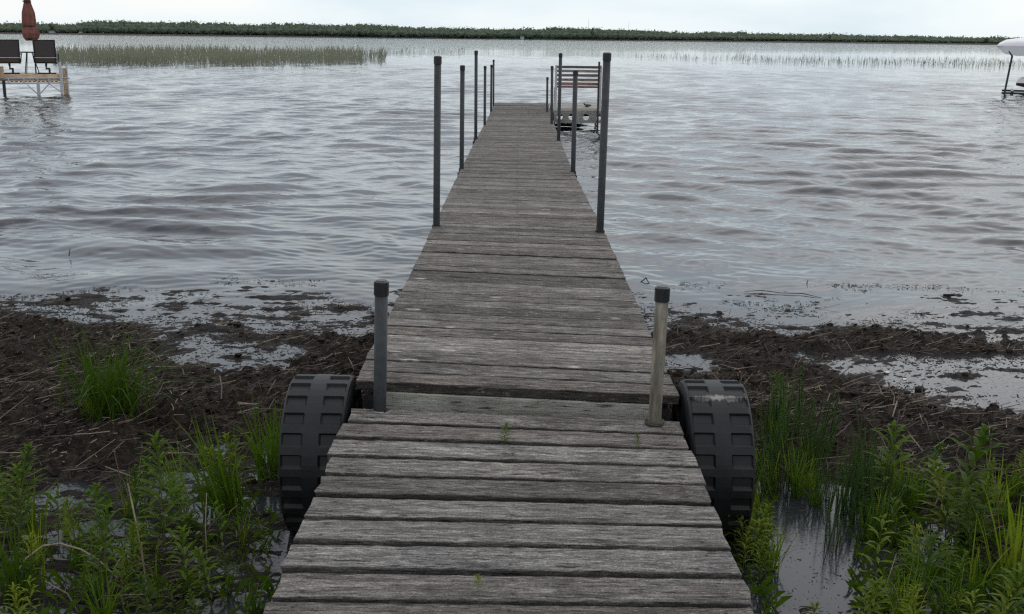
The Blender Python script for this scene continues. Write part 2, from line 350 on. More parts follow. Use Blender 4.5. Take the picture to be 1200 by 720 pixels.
# ------------------------------------------------------------------ ground sheet (beach, puddle floors and lake bed)
CX = [-200, -100, 0, 100, 200, 300, 400, 500, 600, 700, 800, 900, 1000, 1100, 1200, 1300, 1400]
CT = {
300: [-12] * 17, 325: [-2.2] * 17,
340: [-.5, -.5, -.5, -.7, -.9, -.9, -1, -1, -1, -1, -1.6, -2, -1.8, -1.6, -1.4, -1, -1],
355: [.0, .0, -.1, -.3, -.4, -.4, -.4, -.4, -.5, -.6, -.9, -1.4, -1.2, -.6, -.9, -.8, -.8],
370: [1, .3, .1, -.3, -.6, -.6, -.5, -.3, -.3, -.4, -.4, -1.2, -1.2, -.3, -.2, -.6, -.6],
383: [4, 4, 3, .4, -.3, -.3, -.2, 0, 0, .5, .3, -.8, -.9, -.9, -.8, -.8, -1],
395: [8, 8, 7, 3, .1, .5, 2, 2, 2, 2, 2.5, 2.5, 2, 2.2, 2, 0, 0],
408: [12, 12, 11, 8, -1.0, -.6, 3.5, 2, 2, 1, .5, 3.5, 2.5, 2.5, 2.5, -.6, -.8],
423: [13, 13, 12, 10, -1.4, -1.2, 3.5, 2, 2, 0, -2.2, 3, -.8, -1.6, -1.8, -1.8, -1.8],
440: [13, 13, 12, 10, 3, 3, 5, 3, 3, 1, -1, 5, -.6, .9, .6, -1.4, -1.4],
455: [12, 12, 11, 9, 6, 5, 5, 3, 3, 3, 3, 6, .5, -1.6, -1.7, -1.6, -1.5],
470: [11, 11, 10, 8, 6, 6, 5, 3, 3, 3, 4, 7, 4, -1.2, -1.6, -1.6, -1.5],
483: [10, 10, 10, 8, 6, 5, 4, 3, 3, 3, 4, 7, 5, .5, -1.4, -1.6, -1.5],
500: [10, 10, 9, 7, 6, 5, 4, 2, 2, 2, 4, 6, 7, 5, 3, 3, 3],
525: [8, 7, 7, 5, 4, 3, 2, 0, 0, 1, 2, 4, 5, 6, 6, 6, 6],
550: [4, 3.5, 3, 2, 1, .5, 0, -1, -1, 0, 0, 1, 1, 6, 7, 7, 8],
580: [2, 1.5, 1.2, .6, .4, 0, -.5, -1, -1, -1, -1, -.6, -1.3, 2, 3, 4, 5],
620: [.9, .6, .4, 0, -.2, -.3, -.4, -1, -1, -1, -1, -1.2, -2, 0, .8, 1.5, 2],
680: [.8, .5, .2, .1, -.1, -.1, -.4, -1, -1, -1, -1, -1.6, -1.6, -.2, .2, .6, 1],
760: [.5, .3, .2, 0, -.1, -.1, -1, -1, -1, -1, -1, -1.4, -1.2, -.2, 0, .5, .5]}
cpts = []; cval = []
for y_, row in CT.items():
    for x_, h_ in zip(CX, row):
        q = pt(x_, y_); cpts.append((q.x, q.y)); cval.append(h_ / 100)
cpts = np.array(cpts); cval = np.array(cval)
def base_h(X, Y):
    num = np.zeros_like(X); den = np.zeros_like(X) + 1e-9
    for (a, b), v in zip(cpts, cval):
        s = 0.028 * b
        wgt = np.exp(-((X - a) / (s * 2.2)) ** 2 - ((Y - b) / (s * 1.05)) ** 2)
        num += wgt * v; den += wgt
    near = num / den
    off = np.clip(-0.10 - 0.035 * (Y - 8.5), -2.2, 0)
    k = np.clip((Y - 8.3) / 1.2, 0, 1); h = near * (1 - k) + off * k
    kn = np.clip((2.9 - Y) / 1.5, 0, 1); h = h * (1 - kn) + (0.03 + 0.05 * np.clip(2.9 - Y, 0, 12)) * kn
    kx = np.clip((np.abs(X) - 4.2) / 1.5, 0, 1) * (Y < 9.5) * (Y > 1.5); h = h * (1 - kx) + np.where(Y > 7.2, -0.05, 0.05) * kx
    far = np.clip((np.hypot(X, Y) - 1270) / 60, 0, 1) * (Y > -400)
    return h * (1 - far) + 1.5 * far
def ground_h(X, Y):
    h = base_h(X, Y)
    md = np.clip((h + 0.002) / 0.028, 0, 1)
    n = 0.0085 * fbm(X * 2.6, Y * 7.5, 4, 1, 0.6) + 0.0075 * fbm(X * 9, Y * 19, 4, 61, 0.62) + 0.004 * fbm(X * 26, Y * 32, 3, 9, 0.6)
    cl = np.abs(fbm(X * 5, Y * 6.5, 4, 21, 0.6)); cl2 = np.abs(fbm(X * 19 + 3, Y * 22, 3, 33, 0.65))
    fade = np.clip((12 - Y) / 3, 0, 1) * (Y > -1)
    return h + fade * (n + md * (0.042 * cl + 0.030 * cl2 - 0.028 + 0.055 * fbm(X * 2.2, Y * 2.6, 3, 5)))
def axis(lo, hi, step, far, r=1.35, s=0.05):
    a = list(np.arange(lo, hi, step)); x = hi; d = s
    while x < far: a.append(x); x += d; d *= r
    x = lo - s; d = s
    b = []
    while x > -far: b.append(x); d *= r; x -= d
    return np.array(b[::-1] + a)
gx = axis(-4.1, 4.1, 0.0155, 4500, 1.3, 0.05)
yd = [2.6]
while yd[-1] < 10.5: yd.append(yd[-1] + 0.0035 * yd[-1] ** 1.0)
x = yd[-1]; d = 0.05
while x < 1150: x += d; d *= 1.25; yd.append(min(x, 1150))
yd += [1260, 1300, 1400, 1700, 2500, 4500]
x = 2.6; d = 0.05; b = []
while x > -4500: x -= d; d *= 1.35; b.append(x)
gy = np.array(b[::-1] + yd)
GX, GY = np.meshgrid(gx, gy); GZ = ground_h(GX, GY)
def gridfaces(nr, nc):
    i = np.arange(nr * nc).reshape(nr, nc)
    return np.stack([i[:-1, :-1], i[:-1, 1:], i[1:, 1:], i[1:, :-1]], -1).reshape(-1, 4)
me = npmesh('ground', np.stack([GX, GY, GZ], -1).reshape(-1, 3), gridfaces(*GX.shape), True)
tag(link('ground', me, M['mud']), 'dark muddy beach of washed-up peat with puddles, running out under the lake', kind='structure')
def gh(x, y): return float(ground_h(np.array([x]), np.array([y]))[0])

# ------------------------------------------------------------------ lake surface with real waves
rows = [-2.0, 1.0, 3.0, 5.0, 6.0]
while rows[-1] < 120: rows.append(rows[-1] + 0.0033 * rows[-1])
d = 1.0
while rows[-1] < 4400: rows.append(rows[-1] + d); d *= 1.25
rows = np.array(rows)
t_in = np.arange(-0.60, 0.6001, 0.00165)
t_out = np.array([0.7, 0.9, 1.3, 2.0, 4.0]); T = np.concatenate([-t_out[::-1], t_in, t_out])
WX = (rows[:, None] + 5) * T[None, :] * 1.0; WY = np.repeat(rows[:, None], len(T), 1)
WZ = np.zeros_like(WX); dY = np.maximum(np.gradient(rows), 0.01)[:, None]; DXs = (rows[:, None] + 5) * 0.00165
wr = np.random.RandomState(12)
shX = WX + 0.5 * fbm(WX * 0.35, WY * 0.35, 2, 71); shY = WY + 0.35 * fbm(WX * 0.5, WY * 0.3, 2, 72)
for i in range(150):
    lam = 0.10 * (1.25 / 0.10) ** (wr.rand()) ; th = wr.normal(0.10, 0.5 if lam > .8 else .66)
    k = 2 * math.pi / lam; ph = wr.rand() * 6.283
    kx, ky = k * math.sin(th), k * math.cos(th)
    amp = 0.0080 * lam * (0.4 + 1.2 * wr.rand()) * (.85 if lam > .8 else 1.0)
    att = np.clip((lam * max(0.3, abs(math.cos(th))) / dY - 2.5) / 3, 0, 1)
    q = kx * shX + ky * shY + ph
    s = np.sin(q)
    if .16 < lam < .8: s = .45 * s + .75 * (.64 - np.abs(np.sin(q / 2 + .785)))
    WZ += amp * att * s * (1.2 if lam < .18 else (1.95 if lam < .48 else (1.42 if lam < .8 else .85)))
gust = 0.82 + 0.22 * fbm(WX * 0.12, WY * 0.06, 3, 50)
env = np.clip((WY - 7.2) / 3.2, 0, 1) ** 0.8 * np.clip((170 - WY) / 80, 0, 1)
WZ = .065 * np.tanh((WZ + 4.0 * WZ * WZ - .0015) / .065) * env * gust
WZ[:, :5] = 0; WZ[:, -5:] = 0
me = npmesh('lake', np.stack([WX, WY, WZ], -1).reshape(-1, 3), gridfaces(*WX.shape), True)
tag(link('lake', me, M['water']), 'choppy grey lake reflecting the overcast sky, calm and scummy at the shore', kind='structure')

# ------------------------------------------------------------------ dock and boardwalk ramp
def interp(tab, y):
    return float(np.interp(y, [a for a, b in tab], [b for a, b in tab]))
DZ = [(3.9, .540), (6.2, .508), (7.8, .497), (12.2, .418), (16.5, .375), (20, .345), (25.7, .375)]
DR = [(3.9, .036), (6.2, .030), (8, .021), (12.2, .012), (17, .006), (25.7, 0.0)]
DXC = [(3.9, -.004), (6, -.004), (8, -.014), (12.2, -.045), (16.5, -.05), (20, -.035), (25.7, -.005)]
RZ = [(1.2, .41), (2.5, .438), (3.95, .466)]
RRl = [(1.2, -0.012), (2.5, -0.002), (3.2, .012), (3.9, .030)]
def board_mesh(L_, W_, T_, seg, seed, rag=0.006):
    """a worn board: rounded profile, ragged ends, slight crook"""
    r = np.random.RandomState(seed); b = 0.003
    prof = [(-W_/2+b, -T_), (W_/2-b, -T_), (W_/2, -T_+b), (W_/2, -b), (W_/2-b, 0), (0, .0015), (-W_/2+b, 0), (-W_/2, -b), (-W_/2, -T_+b)]
    n = len(prof); vs = []; fs = []
    cr = r.normal(0, 0.0009, 3)
    for i in range(seg + 1):
        u = i / seg; x = (u - .5) * L_
        for j, (py, pz) in enumerate(prof):
            e = r.uniform(-rag, rag) if i in (0, seg) else 0
            wy = r.normal(0, .0007) * (seg > 8); wz = r.normal(0, .0008) * (seg > 8) if pz > -.012 else 0
            vs.append((x + e, py + wy + cr[0] * math.sin(u * 3.1) + cr[1] * math.sin(u * 6.3), pz + wz))
    for i in range(seg):
        for j in range(n): fs.append((i*n+j, i*n+(j+1) % n, (i+1)*n+(j+1) % n, (i+1)*n+j))
    fs += [tuple(range(n-1, -1, -1)), tuple(seg*n+j for j in range(n))]
    me = bpy.data.meshes.new('plank'); me.from_pydata(vs, [], [f[::-1] for f in fs]); me.update(); return me

ramp_root = empty('boardwalk_ramp', (0, 2.6, 0.0))
tag(ramp_root, 'short grey weathered plank ramp nearest the viewer, leading up to the dock', 'boardwalk')
y = 3.885
ri = 0
while y > 1.35:
    W_ = [.132, .131, .134, .130, .134, .133, .131, .134, .132][ri % 9]; gap = random.uniform(.017, .022)
    yc = y - W_ / 2
    me = board_mesh(1.20 + random.uniform(-.012, .012), W_, .036, 40, 100 + ri, .006); me.materials.append(M['ramp_wood'])
    o = link('plank', me, None, ramp_root)
    o.location = (-0.012 + random.uniform(-.005, .005), yc - 2.6, interp(RZ, yc) + random.uniform(-.002, .002))
    o.rotation_euler = (random.uniform(-.012, .012), interp(RRl, yc), random.uniform(-.003, .003))
    y -= W_ + gap; ri += 1
for sx in (-.50, 0.0, .50):
    MB().box((0, 0, 0), (.045, 2.5, .12), Matrix.Rotation(math.atan(.0225), 4, 'X').to_3x3()).build('stringer', M['dark_wood'], ramp_root).location = (sx, 0.02, .342)
for sy in (1.5, 3.2):
    for sx in (-.52, .52):
        MB().box((0, 0, 0), (.09, .09, .45)).build('support_leg', M['dark_wood'], ramp_root).location = (sx * 1.0, sy - 2.6, .13 if sy > 2 else .10)

dock = empty('dock', (0, 14.0, 0.0))
tag(dock, 'long narrow dock of grey weathered planks on steel pipe posts running out into the lake', 'dock')
variants = [board_mesh(1.2, .134, .036, 3, 300 + i, .004) for i in range(5)]
for v in variants: v.materials.append(M['deck_wood'])
y = 3.965; di = 0
while y < 25.6 and di < 150:
    W_ = .134; gap = min(.022, max(.006, random.gauss(.0125, .004)))
    if y < 8.2:
        me = board_mesh(1.2, W_, .036, 26, 400 + di, .003); me.materials.append(M['deck_wood'])
    else: me = random.choice(variants)
    yc = y + W_ / 2
    o = link('plank', me, None, dock); wide = 1.0 if di else 1.0
    o.location = (interp(DXC, yc) + random.uniform(-.003, .003), yc - 14, interp(DZ, yc) + random.uniform(-.003, .003))
    fl_ = random.choice((0, 1))
    o.rotation_euler = (random.uniform(-.022, .022), interp(DR, yc) * (1 - 2 * fl_), fl_ * math.pi + random.uniform(-.0022, .0022))
    y += W_ + gap; di += 1
dock_end = y
# steel side frames of each section and the pale front beam
joints = [4.0, 8.2, 12.1, 15.95, 18.9, 22.3, 25.55]
for a, b in zip(joints[:-1], joints[1:]):
    for s in (-1, 1):
        pa = Vector((interp(DXC, a) + s * .55, a + .01 - 14, interp(DZ, a) - interp(DR, a) * s * .55 - .10)); pb = Vector((interp(DXC, b) + s * .55, b - .01 - 14, interp(DZ, b) - interp(DR, b) * s * .55 - .10))
        MB().tube([pa, pb], .035, 6).build('side_rail', M['steel'], dock)
    MB().box((interp(DXC, b), b - 14, interp(DZ, b) - .11), (1.08, .04, .06)).build('cross_beam', M['steel'], dock)
fb = MB().box((0, 0, 0), (1.02, .035, .13), None, .004).build('front_beam', M['beam_wood'], dock)
fb.location = (.0, 3.976 - 14, .498 - .07 + .006); fb.rotation_euler.y = .036
MB().box((0, 0, 0), (1.16, .03, .16)).build('inner_beam', M['dark_wood'], dock).location = (0, 4.15 - 14, .40)

def post(px_t, py_t, px_b, py_b, zb, r, parent, off, mtl, capm=True, label=None, zfoot=-.4):
    B = pt(px_b, py_b, zb); Tp = pt(px_t, py_t, Y=B.y)
    d_ = (B - Tp).normalized(); foot = B + d_ * ((B.z - zfoot) / max(.2, -d_.z))
    o = MB().tube([foot - off, Tp - off], r, 12).build('post', mtl, parent, True)
    if label: o['label'] = label
    if capm:
        c = MB().tube([Tp - off - (Tp - B).normalized() * (.046 if r > .02 else .034), Tp - off + Vector((0, 0, .002)), Tp - off + Vector((0, 0, .008))], [r + .0035, r + .0035, r * .75], 12).build('post_cap', M['black_cap'], o, False)
    return o
off = Vector((0, 14, 0))
SP = M['steel']
posts = [(447, 331, 445, 484, .465, .0235, SP, None), (776.5, 338, 767, 496, .455, .0235, M['old_pipe'], 'lichen-stained pale brown post'),
 (513, 67, 511.5, 266, .50, .024, SP, None), (711.5, 63, 703, 272, .485, .026, SP, None),
 (542, 77.5, 541, 199, .42, .024, SP, None), (674.5, 83, 671.5, 202, .41, .025, SP, None),
 (558, 60, 557.5, 163, .38, .023, SP, None), (657, 63, 654.5, 165, .37, .024, SP, None),
 (568.5, 78, 568, 147, .355, .022, SP, None), (647, 78, 646.5, 146, .34, .023, SP, None),
 (576, 76.5, 575.5, 131, .36, .022, SP, None), (641.5, 91, 641, 131, .36, .022, SP, None),
 (578.5, 70.5, 578.3, 122, .37, .02, SP, None)]
for k, (a, b, c, d, zb, r, mt, lab) in enumerate(posts):
    o = post(a, b, c, d, zb, r, dock, off, mt, True, lab, -.45 if k > 1 else .1)
    if k in (0, 1):
        B = pt(c, d, zb); MB().tube([B - off + Vector((0, 0, .001)), B - off + Vector((0, 0, .010))], .036, 14).build('collar', M['dark_wood'] if k else M['black_cap'], o)
    elif k < 8:
        B = pt(c, d, zb); MB().box(B - off + Vector((0, 0, -.09)), (.085, .085, .12)).tube([B - off + Vector((0, 0, -.03)), B - off + Vector((0, 0, .014))], r + .008, 12).build('bracket', M['black_cap'], o)

# ------------------------------------------------------------------ roll-in wheels
def wheel(name, x, y_, z_, m_, label, rx=0):
    root = empty(name, (x, y_, z_)); tag(root, label, 'wheel', 'black roller wheels either side of the dock end')
    R_ = .30; Wd = .235; NP = 24
    rowsA = []
    for p_ in range(NP):
        rowsA += [(p_ + .0, 0), (p_ + .32, 0), (p_ + .37, 1), (p_ + .80, 1), (p_ + .96, 0)]
    cols = [(-.5, -.050, 0), (-.492, -.026, 0), (-.475, -.010, 0), (-.445, -.003, 0), (-.42, 0, 1), (-.15, 0, 1), (-.12, 0, 0), (.12, 0, 0), (.15, 0, 1), (.42, 0, 1), (.445, -.003, 0), (.475, -.010, 0), (.492, -.026, 0), (.5, -.050, 0)]
    vs = []
    for a, pk in rowsA:
        an = 2 * math.pi * a / NP
        for u, dr, pc in cols:
            r = R_ + dr - (.010 if pk and pc else 0)
            vs.append((u * Wd, r * math.cos(an), r * math.sin(an)))
    n = len(cols); nr = len(rowsA)
    fs = [(i * n + j, i * n + j + 1, ((i + 1) % nr) * n + j + 1, ((i + 1) % nr) * n + j) for i in range(nr) for j in range(n - 1)]
    me = bpy.data.meshes.new('tread'); me.from_pydata(vs, [], fs); me.update(); link('tread', me, m_, root)
    for s in (-1, 1):
        mb = MB(); rings = [(.26, .5), (.225, .49), (.215, .40), (.09, .36), (.075, .46), (.0, .46)]
        vs = []; K = 48
        for r, u in rings:
            for k in range(K): vs.append((s * u * Wd, r * math.cos(2 * math.pi * k / K), r * math.sin(2 * math.pi * k / K)))
        fs = [(i * K + k, i * K + (k + 1) % K, (i + 1) * K + (k + 1) % K, (i + 1) * K + k) for i in range(len(rings) - 1) for k in range(K)]
        mb.add(vs, fs); wl = mb.build('side_wall', M['rubber'], root)
        for k in range(8):
            an = k * math.pi / 4; mb = MB(); Mx = Matrix.Rotation(an, 3, 'X')
            mb.box(Mx @ Vector((s * .42 * Wd, .15, 0)), (.035, .15, .022), Mx); mb.build('rib', M['rubber'], wl)
    MB().tube([(-.5 * Wd - .03, 0, 0), (.5 * Wd + .03, 0, 0)], .03, 12).build('hub', M['steel'], root)
    root.rotation_euler = (rx, 0, 0)
wheel('roller_wheel', -.735, 4.0, .258, M['rubber'], 'black moulded plastic wheel standing left of the dock end beside the ramp', .1)
wheel('roller_wheel', .728, 4.0, .256, M['rubber_scuffed'], 'black moulded plastic wheel right of the dock end with a pale scuffed band', .02)

# ------------------------------------------------------------------ bench and side platform at the far end
pf = empty('side_platform', (1.15, 24.2, 0)); tag(pf, 'pale square swim platform joined to the right side of the dock far end', 'platform')
y = 22.85
while y < 25.5:
    o = link('plank', variants[0].copy(), None, pf); o.data.materials[0] = M['bench_grey']; o.scale = (.89, 1, 1)
    o.location = (0, y + .07 - 24.2, .385); y += .147
def holed_panel(x0, x1, z0, z1, th, cx, r, zc):
    """board with round holes: strips around each hole"""
    mb = MB(); K = 16; edges = [x0] + [(a + b) / 2 for a, b in zip(cx[:-1], cx[1:])] + [x1]
    for c, a, b in zip(cx, edges[:-1], edges[1:]):
        ring = []; box = []
        for k in range(K):
            an = 2 * math.pi * (k + .5) / K; ca, sa = math.cos(an), math.sin(an)
            t = min(((b - c) if ca > 0 else (c - a)) / max(1e-6, abs(ca)), ((z1 - zc) if sa > 0 else (zc - z0)) / max(1e-6, abs(sa)))
            ring.append((c + r * ca, zc + r * sa)); box.append((c + t * ca, zc + t * sa))
        # corners: push nearest box samples to the corners
        for (X_, Z_) in ((a, z0), (a, z1), (b, z0), (b, z1)):
            k = min(range(K), key=lambda k: (box[k][0] - X_) ** 2 + (box[k][1] - Z_) ** 2); box[k] = (X_, Z_)
        vs = [(p[0], s * th / 2, p[1]) for s in (-1, 1) for p in ring + box]
        fs = []
        for k in range(K):
            k2 = (k + 1) % K
            fs += [(k, k2, K + k2, K + k), (2 * K + k, 3 * K + k, 3 * K + k2, 2 * K + k2), (k, 2 * K + k, 2 * K + k2, k2), (K + k, K + k2, 3 * K + k2, 3 * K + k)]
        mb.add(vs, fs)
    return mb
o = holed_panel(.64, 1.70, .145, .365, .04, [.76, 1.0, 1.29, 1.55], .062, .265).build('holed_front_panel', M['bench_grey'], pf); o.location = (-1.15, 22.82 - 24.2, 0)
for sx, sy in ((-.5, -1.3), (.5, -1.3), (-.5, 1.25), (.5, 1.25)):
    MB().tube([(sx, sy, -.6), (sx, sy, .36)], .024, 8).build('leg', M['steel'], pf)
for jy in (-1.2, -.4, .4, 1.2): MB().box((0, jy, .31), (1.02, .05, .08)).build('joist', M['dark_wood'], pf)
p_ = pt(702.3, 72.5, Y=22.75); MB().tube([(p_.x - 1.15, 22.75 - 24.2, -.5), (p_.x - 1.15, 22.75 - 24.2, p_.z)], .02, 8).build('corner_post', M['steel'], pf)
cl = MB(); q = pt(688, 126, .385)
cl.box((0, 0, .012), (.10, .05, .02)).tube([(-.075, 0, .085), (-.045, 0, .05), (.05, 0, .045), (.085, 0, .03)], .018, 6).box((0, 0, .03), (.04, .03, .04))
cl.build('cleat', M['black_cap'], pf).location = (q.x - 1.15, q.y - 24.2, .387)

bn = empty('bench', (1.15, 23.05, .385)); tag(bn, 'slatted wooden bench with its back to the viewer, standing on the far side platform', 'bench')
bx0, bx1 = pt(650.5, 90, Y=22.9).x, pt(706, 90, Y=22.9).x
for i, yy in enumerate((78.9, 83.6, 88.6, 93.8, 98.6)):
    z = pt(678, yy, Y=22.9).z
    MB().box((0, 0, 0), (bx1 - bx0 - .08, .022, .05 if i < 4 else .055), None, .004).build('back_slat', M['bench_wood'] if i < 3 else M['red_wood'], bn).location = ((bx0 + bx1) / 2 - 1.15, 22.9 - 23.05 + .01 * i, z - .385)
zs = pt(678, 102.6, Y=22.9).z
for i in range(3):
    MB().box((0, 0, 0), (bx1 - bx0 - .06, .11, .03), None, .005).build('seat_slat', M['red_wood'], bn).location = ((bx0 + bx1) / 2 - 1.15, .02 + .125 * i, zs - .385)
for xx in (bx0 + .02, bx1 - .035):
    MB().box((0, 0, 0), (.04, .05, 1.0)).build('frame_post', M['white_frame'], bn).location = (xx - 1.15, -.12, .395)
    MB().box((0, 0, 0), (.045, .05, .45)).build('front_leg', M['white_frame'], bn).location = (xx - 1.15, .33, .21)
    MB().box((0, 0, 0), (.05, .44, .04)).build('seat_rail', M['white_frame'], bn).location = (xx - 1.15, .125, zs - .385 - .037)
MB().box((0, 0, 0), (.05, .04, .95)).build('end_post', M['white_frame'], bn).location = (bx1 + .03 - 1.15, -.05, .395)

# ------------------------------------------------------------------ neighbour's platform at the left, with chairs and umbrella
PY = 34.0
def P(px, py, dy=0.0): return pt(px, py, Y=PY + dy)
lp = empty('neighbour_dock', (-15.6, 34, 0)); tag(lp, "neighbour's raised tan dock section on a white metal truss, at the photo's left edge", 'dock')
zt = P(50, 88).z; xr = P(72, 88).x; xl = -19.5
PHI = .42; CPH = math.cos(PHI); lp.location = (xr, PY, 0); lp.rotation_euler.z = PHI
def LX(px): return (P(px, 95).x - xr) * CPH
def onlp(px, dy, z): return Matrix.Rotation(PHI, 3, 'Z') @ Vector((LX(px), dy, 0)) + Vector((xr, PY, z))
nb = 12
for i in range(nb):
    MB().box((0, 0, 0), (4.2, .135, .04), None, .005).build('deck_board', M['tan_wood'], lp).location = (-2.1, .07 + i * .146, zt)
MB().box((-2.1, -.02, zt - .10), (4.2, .03, .15)).build('fascia', M['tan_wood'], lp)
zb_ = P(50, 97).z
MB().tube([(-4.2, -.05, zb_), (.27, -.05, zb_)], .024, 6).build('truss_rail', M['white_frame'], lp)
MB().tube([(-4.2, -.05, P(50, 91.5).z), (.22, -.05, P(50, 91.5).z)], .022, 6).build('truss_rail', M['white_frame'], lp)
for px_ in (10, 44, 57, 28):
    MB().tube([(LX(px_), -.06, P(px_, 91).z), (LX(px_), -.06, zb_)], .026, 6).build('truss_strut', M['white_frame'], lp)
for a, b in (((31, 98), (44, 111)), ((57, 98), (44, 111)), ((57, 98), (71, 108))):
    MB().tube([(LX(a[0]), -.09, P(*a).z), (LX(b[0]), -.09, P(*b).z)], .016, 5).build('truss_brace', M['alu'], lp)
for px_, top, mt, r in ((4.5, 93, M['chair_frame'], .045), (44, 98, M['white_frame'], .045), (71.5, 73, M['alu'], .04), (79.5, 73, M['alu'], .02)):
    MB().tube([(LX(px_), -.08, -.5), (LX(px_), -.08, P(px_, top).z)], r, 8).build('leg_post', mt, lp)
MB().box((LX(76.5), 0, P(77, 80).z / 2 - .05), (.12, .12, P(77, 80).z + .1)).build('bumper_board', M['tan_wood'], lp)
MB().box((LX(1.5), -.09, P(1, 84).z), (.20, .06, .34)).build('side_board', M['tan_wood'], lp)
for k in range(11):
    MB().box((LX(14 + k * 5.2), .05, P(20, 94.3).z), (.08, .08, .06)).build('bracket', M['chair_frame'], lp)

def patio_chair(cx, yaw, label):
    base = onlp(cx, .42, zt + .02); r = empty('patio_chair', base, yaw + PHI); tag(r, label, 'chair', 'sling patio chairs on the neighbour dock')
    # faces the lake (+y): back panel toward the viewer
    mb = MB(); Wc = .60; pr = [(-.30, 1.0), (-.28, .85), (-.24, .55), (-.20, .36), (-.12, .31), (.1, .31), (.26, .34)]
    def sheet(sub, th=.012):
        vs = []; 
        for y1, z1 in sub:
            for sx in (-.5, -.25, 0, .25, .5): vs.append((sx * Wc * (.94 if z1 > .3 else .9), y1 - .012 * (1 - (2 * sx) ** 2), z1))
        n = len(vs); vs += [(a, b + th, c + th * .2) for a, b, c in vs]; R_ = len(sub); fs = []
        for i in range(R_ - 1):
            for j in range(4):
                q = i * 5 + j; fs += [(q, q + 1, q + 6, q + 5), (n + q, n + q + 5, n + q + 6, n + q + 1)]
            for j in (0, 4): q = i * 5 + j; fs.append((q, q + 5, n + q + 5, n + q))
        for j in range(4): fs += [(j, n + j, n + j + 1, j + 1), ((R_-1)*5+j, (R_-1)*5+j+1, n+(R_-1)*5+j+1, n+(R_-1)*5+j)]
        return MB().add(vs, fs)
    sheet(pr[:4]).build('backrest', M['sling'], r); sheet(pr[3:]).build('seat', M['sling'], r)
    for s in (-1, 1):
        MB().tube([(s * .29, a, b) for a, b in pr], .016, 6).build('side_frame', M['chair_frame'], r)
        MB().tube([(s * .29, -.25, .58), (s * .36, -.15, .60), (s * .36, .2, .58), (s * .33, .26, .33), (s * .29, .2, .33)], .016, 6).build('armrest', M['chair_frame'], r)
    MB().tube([(-.28, -.30, .99), (.28, -.30, .99)], .015, 6).build('top_rail', M['chair_frame'], r)
    MB().tube([(-.29, -.235, .48), (.29, -.235, .48)], .012, 6).build('back_bar', M['alu'], r)
    # cantilever foot
    MB().tube([(0, .05, .30), (0, -.14, .24), (0, -.14, .16), (.08, 0, .16), (.08, 0, .03)], .032, 8).build('swivel_stem', M['chair_frame'], r)
    ft = MB().tube([(-.25, -.2, .02), (.25, .2, .02)], .02, 6).tube([(-.25, .2, .02), (.25, -.2, .02)], .02, 6); ft.build('foot', M['chair_frame'], r)
patio_chair(12.8, .04, 'dark sling-back patio chair left of the folded umbrella, by the left edge')
patio_chair(56.0, -.06, 'dark sling-back patio chair right of the folded umbrella')
# umbrella and its table
ub = onlp(42.5, .7, zt); um = empty('patio_umbrella', ub); tag(um, 'folded rust-red patio umbrella tied with a dark cord between the two chairs', 'umbrella')
def up(px, py): q = pt(px, py, Y=ub.y); return (q.x - ub.x, 0.0, q.z - zt)
MB().tube([up(42.5, 89), up(40, 60), up(36.5, 30), (up(31, 0)[0] - .05, 0, up(31, 0)[2] + .75)], .022, 8).build('pole', M['chair_frame'], um)
prof = [(37.0, 47.0, .14), (36.4, 44.5, .20), (35.8, 39, .225), (35.2, 34, .19), (34.9, 30.6, .165), (34.4, 27, .185), (33.2, 15, .165), (32.0, 5, .10), (31.6, 1.0, .085), (31, -3, .15), (31, -8, .16), (31, -22, .05)]
vs = []; K = 24
for i, (a, b, r) in enumerate(prof):
    c = up(a, b)
    for k in range(K):
        an = 2 * math.pi * k / K; rr = r * (1 + .20 * (1 if k % 3 == 0 else -.35) + .05 * math.sin(7 * an + i))
        vs.append((c[0] + rr * math.cos(an), rr * math.sin(an) * .9, c[2] + (.03 * math.sin(an * 3) if i == 0 else 0)))
fs = [(i * K + k, i * K + (k + 1) % K, (i + 1) * K + (k + 1) % K, (i + 1) * K + k) for i in range(len(prof) - 1) for k in range(K)] + [tuple(range(K)), tuple((len(prof) - 1) * K + k for k in range(K))]
cn = MB().add(vs, fs).build('folded_canopy', M['umbrella'], um)
for yy, rr in ((30.4, .172), (2, .10)):
    c = up(34.9 if yy > 10 else 31.8, yy); MB().tube([(c[0] - rr, -rr * .9, c[2] + .01), (c[0] + rr, -rr * .9, c[2] - .01)], .016, 6).tube([(c[0] + rr * math.cos(q * .4), rr * math.sin(q * .4), c[2]) for q in range(17)], .016, 6).build('tie_cord', M['chair_frame'], um)
tb = empty('side_table', (ub.x, ub.y, zt + .02)); tag(tb, 'small dark round table with the folded umbrella standing through it', 'table')
zt2 = up(36, 61.5)[2]
MB().tube([(0, 0, zt2 - .035), (0, 0, zt2)], .30, 24).build('table_top', M['chair_frame'], tb).location = (-.15, 0, 0)
for k in range(3):
    an = k * 2.1 + .5; MB().tube([(-.15 + .25 * math.cos(an), .25 * math.sin(an), 0), (-.15 + .10 * math.cos(an), .10 * math.sin(an), zt2 - .04)], .015, 6).build('leg', M['chair_frame'], tb)

# ------------------------------------------------------------------ canopied boat lift at the right edge
BY = 41.0
def Q(px, py): return pt(px, py, Y=BY)
bA = Q(1177.2, 108); LR = -math.atan2(bA.x, BY); CL = math.cos(LR)
lf = empty('boat_lift', (bA.x, BY, 0), LR); tag(lf, "boat lift with a white vinyl canopy standing in the lake at the photo's right edge", 'boat lift')
def BX(px): return (Q(px, 90).x - bA.x) * CL
def onlf(x, y, z): return Matrix.Rotation(LR, 3, 'Z') @ Vector((x, y, 0)) + Vector((bA.x, BY, z))
x0 = BX(1163.5); ztop = Q(1195, 45.0).z + .04; zlow = Q(1180, 66).z; ze = Q(1165, 54).z
